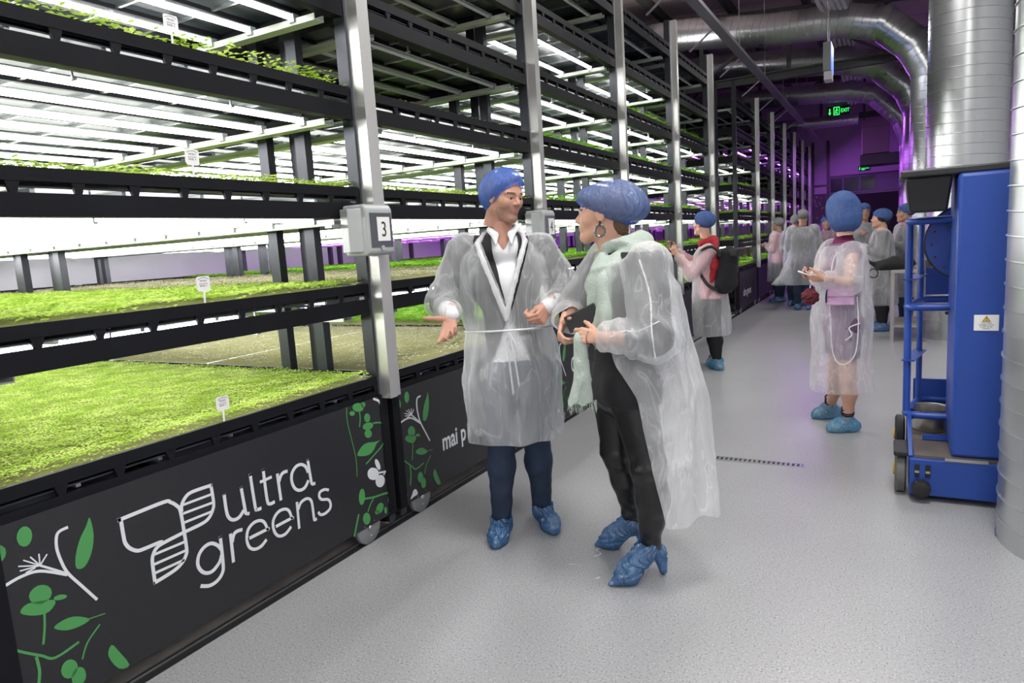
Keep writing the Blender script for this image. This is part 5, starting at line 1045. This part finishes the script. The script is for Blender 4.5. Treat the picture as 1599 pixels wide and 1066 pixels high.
# scarf: rolls round the neck, a fold down the chest, a long end hanging from the hands
nk = P['nk']+V3(0, 0, -.01); pr = []
def ringp(cz, rx, ry, r_, tilt, ph, off=(0, 0)):
    L_ = [nk+P['r']*(rx*math.cos(t)+off[0])+P['f']*(ry*math.sin(t)+off[1])+V3(0, 0, cz-tilt*math.sin(t)+.01*math.sin(2*t+ph)) for t in np.linspace(0, 2*PI, 13)]
    return [('c', a, b_, r_*(1+.15*math.sin(i*1.7+ph)), r_*(1+.15*math.sin((i+1)*1.7+ph))) for i, (a, b_) in enumerate(zip(L_, L_[1:]))]
pr = ringp(-.005, .092, .088, .036, .045, 0)+ringp(-.055, .118, .108, .040, .075, 1.5, (0, .012))
pr += ringp(.035, .080, .078, .024, .02, 2.1, (0, -.01))
def drop(pts, r0, r1): return [('c', a, b_, r0+(r1-r0)*i/(len(pts)-1), r0+(r1-r0)*(i+1)/(len(pts)-1), P['f'], 1.5) for i, (a, b_) in enumerate(zip(pts, pts[1:]))]
fr = nk+P['f']*.115
pr += drop([nk-P['r']*.07+P['f']*.09+V3(0, 0, -.03), fr-P['r']*.055+V3(-.0, -.02, -.13), fr-P['r']*.075+V3(.01, -.05, -.25), fr-P['r']*.09+V3(.015, -.06, -.33)], .050, .052)
pr += drop([nk-P['r']*.10+P['f']*.03+V3(0, 0, -.03), fr-P['r']*.10+V3(.04, -.03, -.12), fr-P['r']*.115+V3(.05, -.05, -.24), fr-P['r']*.12+V3(.05, -.06, -.31)], .046, .046)
pr += drop([nk+P['r']*.05+P['f']*.09+V3(0, 0, -.03), fr+P['r']*.03+V3(-.0, -.01, -.12), fr+P['r']*.02+V3(-.01, -.0, -.19)], .045, .030)
def sd(p):
    t = np.clip((p[:, 2]-1.33)/.06, 0, 1); return .011*(1-t)*ridged(p, 60, 4, (1, 1, .10))+.011*t*ridged(p, 52, 6, (.25, .25, 1))
V, F = layer(pr, .016, .0062, 0, sd, lambda q: q[:, 2] > 1.035); to_obj('scarf', V, F, ['scarf_green'], E_, org)
q0 = V3(-1.135, 2.60, 1.09)
pr = drop([q0, q0+V3(.0, -.0, -.10), q0+V3(.005, 0, -.17), q0+V3(-.025, -.01, -.285)], .026, .040)+drop([q0+V3(.02, .01, 0), q0+V3(.025, .005, -.16), q0+V3(.028, .0, -.30)], .024, .036)
V, F = layer(pr, .012, .006, 0, sd, lambda q: q[:, 2] > .822+.01*np.sin(q[:, 0]*120)); to_obj('scarf_end', V, F, ['scarf_green'], E_, org)
b = MB().use('scarf_green'); rg = random.Random(4)
for i in range(42):
    x = rg.uniform(-.055, .075); p = V3(-1.135+x, 2.585+rg.uniform(-.01, .03), .835-(.02 if x < .03 else .0)); b.tube([tuple(p-org), tuple(p+V3(rg.uniform(-.012, .008), 0, -.028-.02*rg.random())-org)], [.0022, .0010], 4)
for i in range(36):
    p = fr-P['r']*(.055+.085*rg.random())+V3(.02, -.06+.03*rg.random(), -.345); b.tube([tuple(p-org), tuple(p+V3(rg.uniform(-.03, .01), -.005, -.03-.02*rg.random())-org)], [.0022, .0010], 4)
b.obj('scarf_fringe', E_, kind='stuff')
# the dark phone held in her two hands
t = empty('phone', (-1.135, 2.655, 1.175), 0, 'dark flat phone held between the hands of the scarf woman', 'phone'); t.rotation_euler = (math.radians(-8), math.radians(-24), math.radians(8))
mb('black_plastic').box(-.075, .075, -.004, .004, -.038, .038).obj('phone_case', t, bevel=.004); mb('metal_dark').box(-.073, .073, -.0046, .0046, .034, .0385).obj('phone_edge', t)
MB().use('metal_dark').tube([tuple(wL+V3(-.05+.0*t, .026*math.cos(t), -.002+.026*math.sin(t))-org) for t in np.linspace(0, 2*PI, 17)[:-1]], .0022, 6, closed=True).obj('bracelet', E_, smooth=True)

# --- the woman with the lilac bag, seen from behind
J = dict(JN['PUR']); J['ankL'] = (-.250, 5.39, .115); J['ankR'] = (-.385, 5.72, .115)
J['toeL'] = (-.385, 5.33, 0); J['heelL'] = (-.205, 5.41, 0); J['toeR'] = (-.52, 5.70, 0); J['heelR'] = (-.33, 5.76, 0)
pf = nrm((-.93, .30, 0)); wl = np.array(J['wrL'])
hL = hand_prims(wl, (-.95, -.05, .05), (.1, .5, .8), (-.1, -.3, .6), (.5, .6, .7, .7), V3(-.8, -.1, .5), .9)
hR = hand_prims(np.array(J['wrR'])+V3(-.02, -.06, 0), (-.5, -.75, .1), (.3, -.2, .8), (.2, -.8, .3), (.6, .7, .8, .8), V3(-.5, -.6, .4), .9)
dk = lambda P: (lambda q: (q[:, 2] > .56) & (q[:, 2] < 1.37) & (np.minimum(np.linalg.norm(q-P['A']['wrR'], axis=1), np.linalg.norm(q-P['A']['wrL'], axis=1)) > .06))
P = build_person(J, pf, (-.55, .83, -.05), 'woman seen from behind with a lilac shoulder bag, bare ankles and cyan overshoes', 'skin_woman', True, .013, .0075, hands=[(hL, .006), (hR, .006)], girth=.97, cap='cap_blue_dense',
    capp=[((0, -.02, .045), (.108, .125, .122)), ((0, -.06, -.02), (.100, .085, .105)), ((0, -.045, -.05), (.09, .085, .09))], capcut=lambda q: q[:, 2]-np.minimum(-.136+1.3*np.maximum(q[:, 1]+.01, 0), .06), pleat=56,
    tops=[('dress', ('tor', 'leg'), .020, 'lilac_dress', dk, None), ('collar', ('tor',), .016, 'magenta_cloth', lambda P: (lambda q: (q[:, 2] > 1.37) & (q[:, 2] < 1.405)), None)],
    covers=('cover_cyan', .008, False))
rows = [(.30, -.30, 5.44, .215, .205), (.55, -.30, 5.44, .205, .195), (.85, -.292, 5.43, .222, .205), (1.05, -.288, 5.43, .19, .175), (1.2, -.285, 5.425, .19, .165), (1.3, -.285, 5.42, .18, .135), (1.36, -.284, 5.42, .12, .10)]
gown_mesh(P, rows, .3, 1.02, .014, 'gown_sheer', folds(5, ((4, .5), (7, .5), (12, .3)), 1.1, .3, .03, .09), None, 31, .012)
E_, org = P['E'], P['org']
V, F = layer([('c', P['nk']-V3(0, 0, .03), P['nk']+V3(0, 0, .045), .070, .062)], .01, .01, 0, lambda p: .003*ridged(p, 50, 2)); to_obj('neck_scarf', V, F, ['magenta_cloth'], E_, org)
b = MB().use('cloth_black')
for s in 'LR':
    a = P['A']['ank'+s]
    for z in (.15, .175, .135): b.tube([tuple(a+V3(.040*math.cos(t), .040*math.sin(t), z-.115+.012*math.sin(t))-org) for t in np.linspace(0, 2*PI, 17)[:-1]], .006, 6, closed=True)
b.obj('ankle_lace', E_, smooth=True)
b = MB().use('gown_hem'); b.tube(crom([tuple(V3(*p)-org) for p in ((-.375, 5.24, 1.05), (-.36, 5.22, .95), (-.34, 5.22, .62), (-.28, 5.21, .53), (-.20, 5.22, .60), (-.18, 5.22, .80), (-.19, 5.24, 1.0))], 6), .0045, 6)
b.tube(crom([tuple(V3(*p)-org) for p in ((-.26, 5.215, .70), (-.22, 5.21, .74), (-.235, 5.21, .79), (-.17, 5.215, .82))], 6), .0045, 6); b.obj('gown_tie', E_, smooth=True)
t = empty('shoulder_bag', (-.29, 5.16, .955), 0, 'small lilac handbag at the hip of the woman seen from behind', 'handbag')
b = mb('lilac_leather'); b.prism([(-.09, 0), (.09, 0), (.075, .135), (-.075, .135)], 'y', -.035, .035); b.obj('bag_body', t, bevel=.008)
mb('lilac_leather').prism([(-.083, .06), (.083, .06), (.079, .14), (-.079, .14)], 'y', -.041, -.036).obj('bag_flap', t, bevel=.002)
mb('gown_hem').tube(crom([(-.07, 0, .13), (-.06, -.01, .20), (-.045, .0, .30), (-.02, .02, .36)], 5), .004, 6).obj('strap', t, smooth=True)
b = mb('metal_dark').tube([(-.085, -.04, .02), (-.085, -.042, .06), (-.082, -.042, .11)], .007, 6); b.obj('chain', t)
t = empty('fur_pompom', (-.475, 5.10, 1.02), 0, 'dark red fur pompom dangling below the hand with the phone', 'pompom')
V, F = layer([('e', V3(0, 0, 0), (.052, .045, .05))], .01, .007, 0, lambda p: .012*ridged(p, 130, 4)); to_obj('fur', V, F, ['fur_red'], t, V3(0, 0, 0))
mb('lilac_leather').tube([(0, 0, .05), (.005, 0, .09)], .006, 6).obj('loop', t)
t = empty('phone', (-.495, 5.07, 1.18), 0, 'light phone in the hand above the red pompom', 'phone'); t.rotation_euler = (.1, .35, .3)
mb('paper').box(-.055, .03, -.028, .028, -.004, .004).obj('phone_case', t, bevel=.003); mb('rubber').box(-.02, .02, -.02, .02, .004, .006).obj('camera_patch', t)

# --- the woman with the backpack, photographing the racks
J = dict(JN['RED']); J['ankL'] = (-1.66, 7.60, .10); J['ankR'] = (-1.72, 7.80, .10); J['elL'] = (-1.87, 7.44, 1.07)
J['toeL'] = (-1.58, 7.50, 0); J['heelL'] = (-1.72, 7.63, 0); J['toeR'] = (-1.80, 7.72, 0); J['heelR'] = (-1.68, 7.85, 0)
rf = nrm((-.95, .2, 0)); wl = np.array(J['wrL'])
hL = hand_prims(wl, (-.55, .1, .8), (.2, .8, .2), (-.6, 0, -.3), (.5, .7, .8, .9), None, .95); hR = hand_prims(np.array(J['wrR']), (-.4, -.3, .7), (.1, -.8, .2), (-.6, 0, -.3), (.5, .7, .8, .9), None, .95)
bk = lambda a, b_: (lambda P: (lambda q: (q[:, 2] > a) & (q[:, 2] < b_) & (np.minimum(np.linalg.norm(q-P['A']['wrR'], axis=1), np.linalg.norm(q-P['A']['wrL'], axis=1)) > .06)))
P = build_person(J, rf, (-.93, .33, .05), 'woman with a black backpack and red scarf photographing the racks', 'skin_woman', True, .016, .008, hands=[(hL, .007), (hR, .007)], girth=1.0,
    capp=[((0, -.03, .045), (.100, .125, .105))], capcut=lambda q: q[:, 2]-np.maximum(-.02+.8*q[:, 1], -.05), cap='cap_blue_dense',
    tops=[('top', ('tor', 'arms'), .020, 'pink_top', bk(.78, 1.41), None), ('trousers', ('leg',), .016, 'cloth_black', tk(.9), None)], covers=('cover_cyan', .009, False))
rows = [(.36, -1.73, 7.70, .22, .20), (.6, -1.73, 7.70, .215, .19), (.85, -1.735, 7.70, .21, .18), (1.05, -1.745, 7.71, .19, .165), (1.2, -1.75, 7.71, .185, .155), (1.3, -1.755, 7.715, .17, .13), (1.36, -1.757, 7.72, .12, .09)]
gown_mesh(P, rows, .3, 1.0, .017, 'gown_white', folds(6, ((4, .5), (7, .4)), 1.1, .3, .03, .08), None, 41, .010)
E_, org = P['E'], P['org']
nk = P['nk']; pr = [('c', nk+V3(.07*math.cos(t), .075*math.sin(t), -.02+.02*math.cos(t)), nk+V3(.07*math.cos(t+.5), .075*math.sin(t+.5), -.02+.02*math.cos(t+.5)), .035, .035) for t in np.arange(0, 6.3, .5)]
pr += [('c', nk+V3(.08, -.05, -.05), nk+V3(.10, -.16, -.30), .045, .05), ('c', nk+V3(.10, -.16, -.30), nk+V3(.03, -.19, -.62), .04, .025)]
V, F = layer(pr, .02, .012, 0, lambda p: .006*ridged(p, 40, 3)); to_obj('red_scarf', V, F, ['red_cloth'], E_, org)
t = empty('backpack', (-1.57, 7.60, .84), 0, 'black backpack on the back of the woman photographing the racks', 'backpack'); t.rotation_euler = (0, .10, -.15)
V, F = layer([('c', V3(0, -.03, .10), V3(.02, -.03, .42), .11, .085, V3(1, 0, 0), 1.2), ('c', V3(0, .06, .10), V3(.02, .06, .42), .11, .085, V3(1, 0, 0), 1.2), ('c', V3(.07, .0, .12), V3(.06, .0, .24), .07, .06)], .04, .012, 0, lambda p: .004*ridged(p, 20, 3), None); to_obj('bag_body', V, F, ['cloth_black'], t, V3(0, 0, 0))
mb('black_plastic').tube(crom([(-.03, -.12, .44), (-.12, -.15, .50), (-.24, -.13, .44), (-.27, -.12, .28), (-.14, -.15, .10), (-.03, -.11, .04)], 5), .018, 8).obj('strap', t, smooth=True)
mb('black_plastic').prism([(-.10, .38), (.14, .40), (.16, .50), (-.08, .47)], 'y', -.09, .10).obj('top_flap', t, bevel=.02)
t = empty('phone', (-2.10, 7.50, 1.40), 0, 'phone raised towards the racks by the woman with the backpack', 'phone'); t.rotation_euler = (0, .1, .2)
mb('black_plastic').box(-.005, .005, -.07, .07, -.035, .035).obj('phone_case', t, bevel=.003)

# --- people further off: each from a plain standing pose, then dressed
def standing(c, f, h, spread=.09, armL=(.15, .10), armR=(.15, .10), z0=0.0, reach=(.30, .30)):
    c = V3(c[0], c[1], 0); f = nrm((f[0], f[1], 0)); r = V3(f[1], -f[0], 0); k = h/1.72; J = {}
    J['head'] = c+f*.02+V3(0, 0, h-.125*k); J['neck'] = c+V3(0, 0, 1.42*k)
    for s, sg, ar, rc in (('L', -1, armL, reach[0]), ('R', 1, armR, reach[1])):
        J['sh'+s] = c+r*sg*.175*k+V3(0, 0, 1.37*k); J['el'+s] = J['sh'+s]+r*sg*.05+f*.03+V3(0, 0, -.27*k); J['wr'+s] = J['el'+s]+f*rc*.75*k-r*sg*ar[0]*k+V3(0, 0, ar[1])
        J['hip'+s] = c+r*sg*.085*k+V3(0, 0, .86*k); J['kn'+s] = c+r*sg*spread+V3(0, 0, .47*k); J['ank'+s] = c+r*sg*spread-f*.02+V3(0, 0, .10)
        J['toe'+s] = c+r*sg*(spread+.02)+f*.16; J['heel'+s] = c+r*sg*spread-f*.08
    return {a: tuple(b_) for a, b_ in J.items()}, f
def far_person(c, f, h, label, hf=None, cap='cap_blue_dense', top='grey_cloth', legsm='navy_cloth', skin='skin_tan', fem=False, flare=None, seed=1, hem=.42, g=1.0, gm='gown_white', cov='cover_blue', **k):
    J, f = standing(c, f, h, **k); hk = h/1.72; hands = [(hand_prims(np.array(J['wr'+s]), f, (0, 0, -1), V3(f[1], -f[0], 0)*(1 if s == 'L' else -1), (.5, .6, .6, .7), None, .95), .010) for s in 'LR']
    P = build_person(J, f, hf or tuple(f), label, skin, fem, .021, .011, hands=hands, girth=g, cap=cap, capcut=lambda q: q[:, 2]-np.maximum(-.03+.8*q[:, 1], -.055),
        tops=[('top', ('tor', 'arms'), .022, top, bk(.80*hk, 1.43*hk), None), ('trousers', ('leg',), .02, legsm, tk(.9*hk), None)], covers=(cov, .012, False))
    x, y = c; r = P['r']; fl = flare or (0, 0)
    rows = [(hem, x+fl[0], y+fl[1], .25*g+abs(fl[0])*.6, .22*g), (.65, x+fl[0]*.4, y, .24*g+abs(fl[0])*.25, .2*g), (.9*hk, x, y, .225*g, .185*g), (1.1*hk, x, y, .205*g, .17*g), (1.3*hk, x, y, .20*g, .15*g), (1.40*hk, x, y, .15*g, .11*g), (1.44*hk, x, y, .11, .08)]
    gown_mesh(P, rows, hem, 1.05*g, .022, gm, folds(seed, ((4, .5), (7, .5)), 1.1, .4, .03, .09), None, 50+seed, .010)
    return P
far_person((-1.37, 13.45), (-.1, 1), 1.80, 'tall visitor from behind in a grey cap, gown flying out to the left', cap='cap_grey', flare=(-.17, 0), seed=2, g=1.12, hem=.46)
far_person((-1.56, 14.1), (.2, 1), 1.72, 'visitor half hidden behind the tall grey-capped one, also grey-capped', cap='cap_grey', seed=3, top='blue_cloth')
far_person((-1.98, 14.9), (-.9, .3), 1.70, 'visitor in a gown close to the far racks, lit magenta', cap='cap_grey', seed=4, top='pink_top', fem=True)
far_person((-1.12, 15.2), (.2, -1), 1.66, 'visitor with a magenta headscarf facing the camera far down the aisle', cap='cap_blue_dense', seed=5, top='magenta_cloth', fem=True)
P = far_person((-.10, 10.75), (-.95, -.15), 1.66, 'woman with a dark ponytail under her blue cap, arms resting, turned left', hf=(-.97, -.12, .03), skin='skin_woman', fem=True, seed=6, top='cloth_black', legsm='cloth_black', hem=.36, armL=(.20, .10), armR=(.2, .12))
c = P['hc']; HR = P['HR']; V, F = layer([('e', c+HR@V3(0, -.02, .02), (.079, .094, .084)), ('e', c+HR@V3(0, -.08, -.03), (.05, .04, .06))], .02, .012); V, F = cutf(V, F, lambda p: ((p-c)@HR)[:, 1] < .062); to_obj('hair', V, F, ['hair_dark'], P['E'], P['org'])
far_person((-.36, 12.35), (.25, -1), 1.80, 'man with a hand at his chin, in a blue cap, behind the dark-haired woman', hf=(.2, -.97, -.05), seed=7, top='grey_cloth', armR=(.16, .22), reach=(.2, .1))
far_person((.20, 11.3), (-.9, -.3), 1.72, 'visitor mostly hidden behind the blue lift post', seed=8, top='cloth_black', skin='skin_tan')
# dark coat lying on the steel table
t = empty('black_coat', (.03, 9.95, .90), 0, 'black coat heaped on the steel table behind the blue lift', 'coat')
V, F = layer([('c', V3(-.12, -.25, .06), V3(.12, -.1, .09), .06, .10), ('c', V3(.12, -.1, .09), V3(.2, .2, .05), .10, .06), ('c', V3(-.16, -.22, .05), V3(-.27, -.30, .13), .05, .03)], .04, .012, 0, lambda p: .012*ridged(p, 16, 3), lambda q: q[:, 2] > -.0); to_obj('cloth', V, F, ['black_cloth'], t, V3(0, 0, 0))
mb('rubber').tube([(-.20+.05*math.cos(a), -.3, -.03+.055*math.sin(a)) for a in np.linspace(0, 2*PI, 17)[:-1]], .008, 6, closed=True).obj('strap_loop', t, smooth=True)
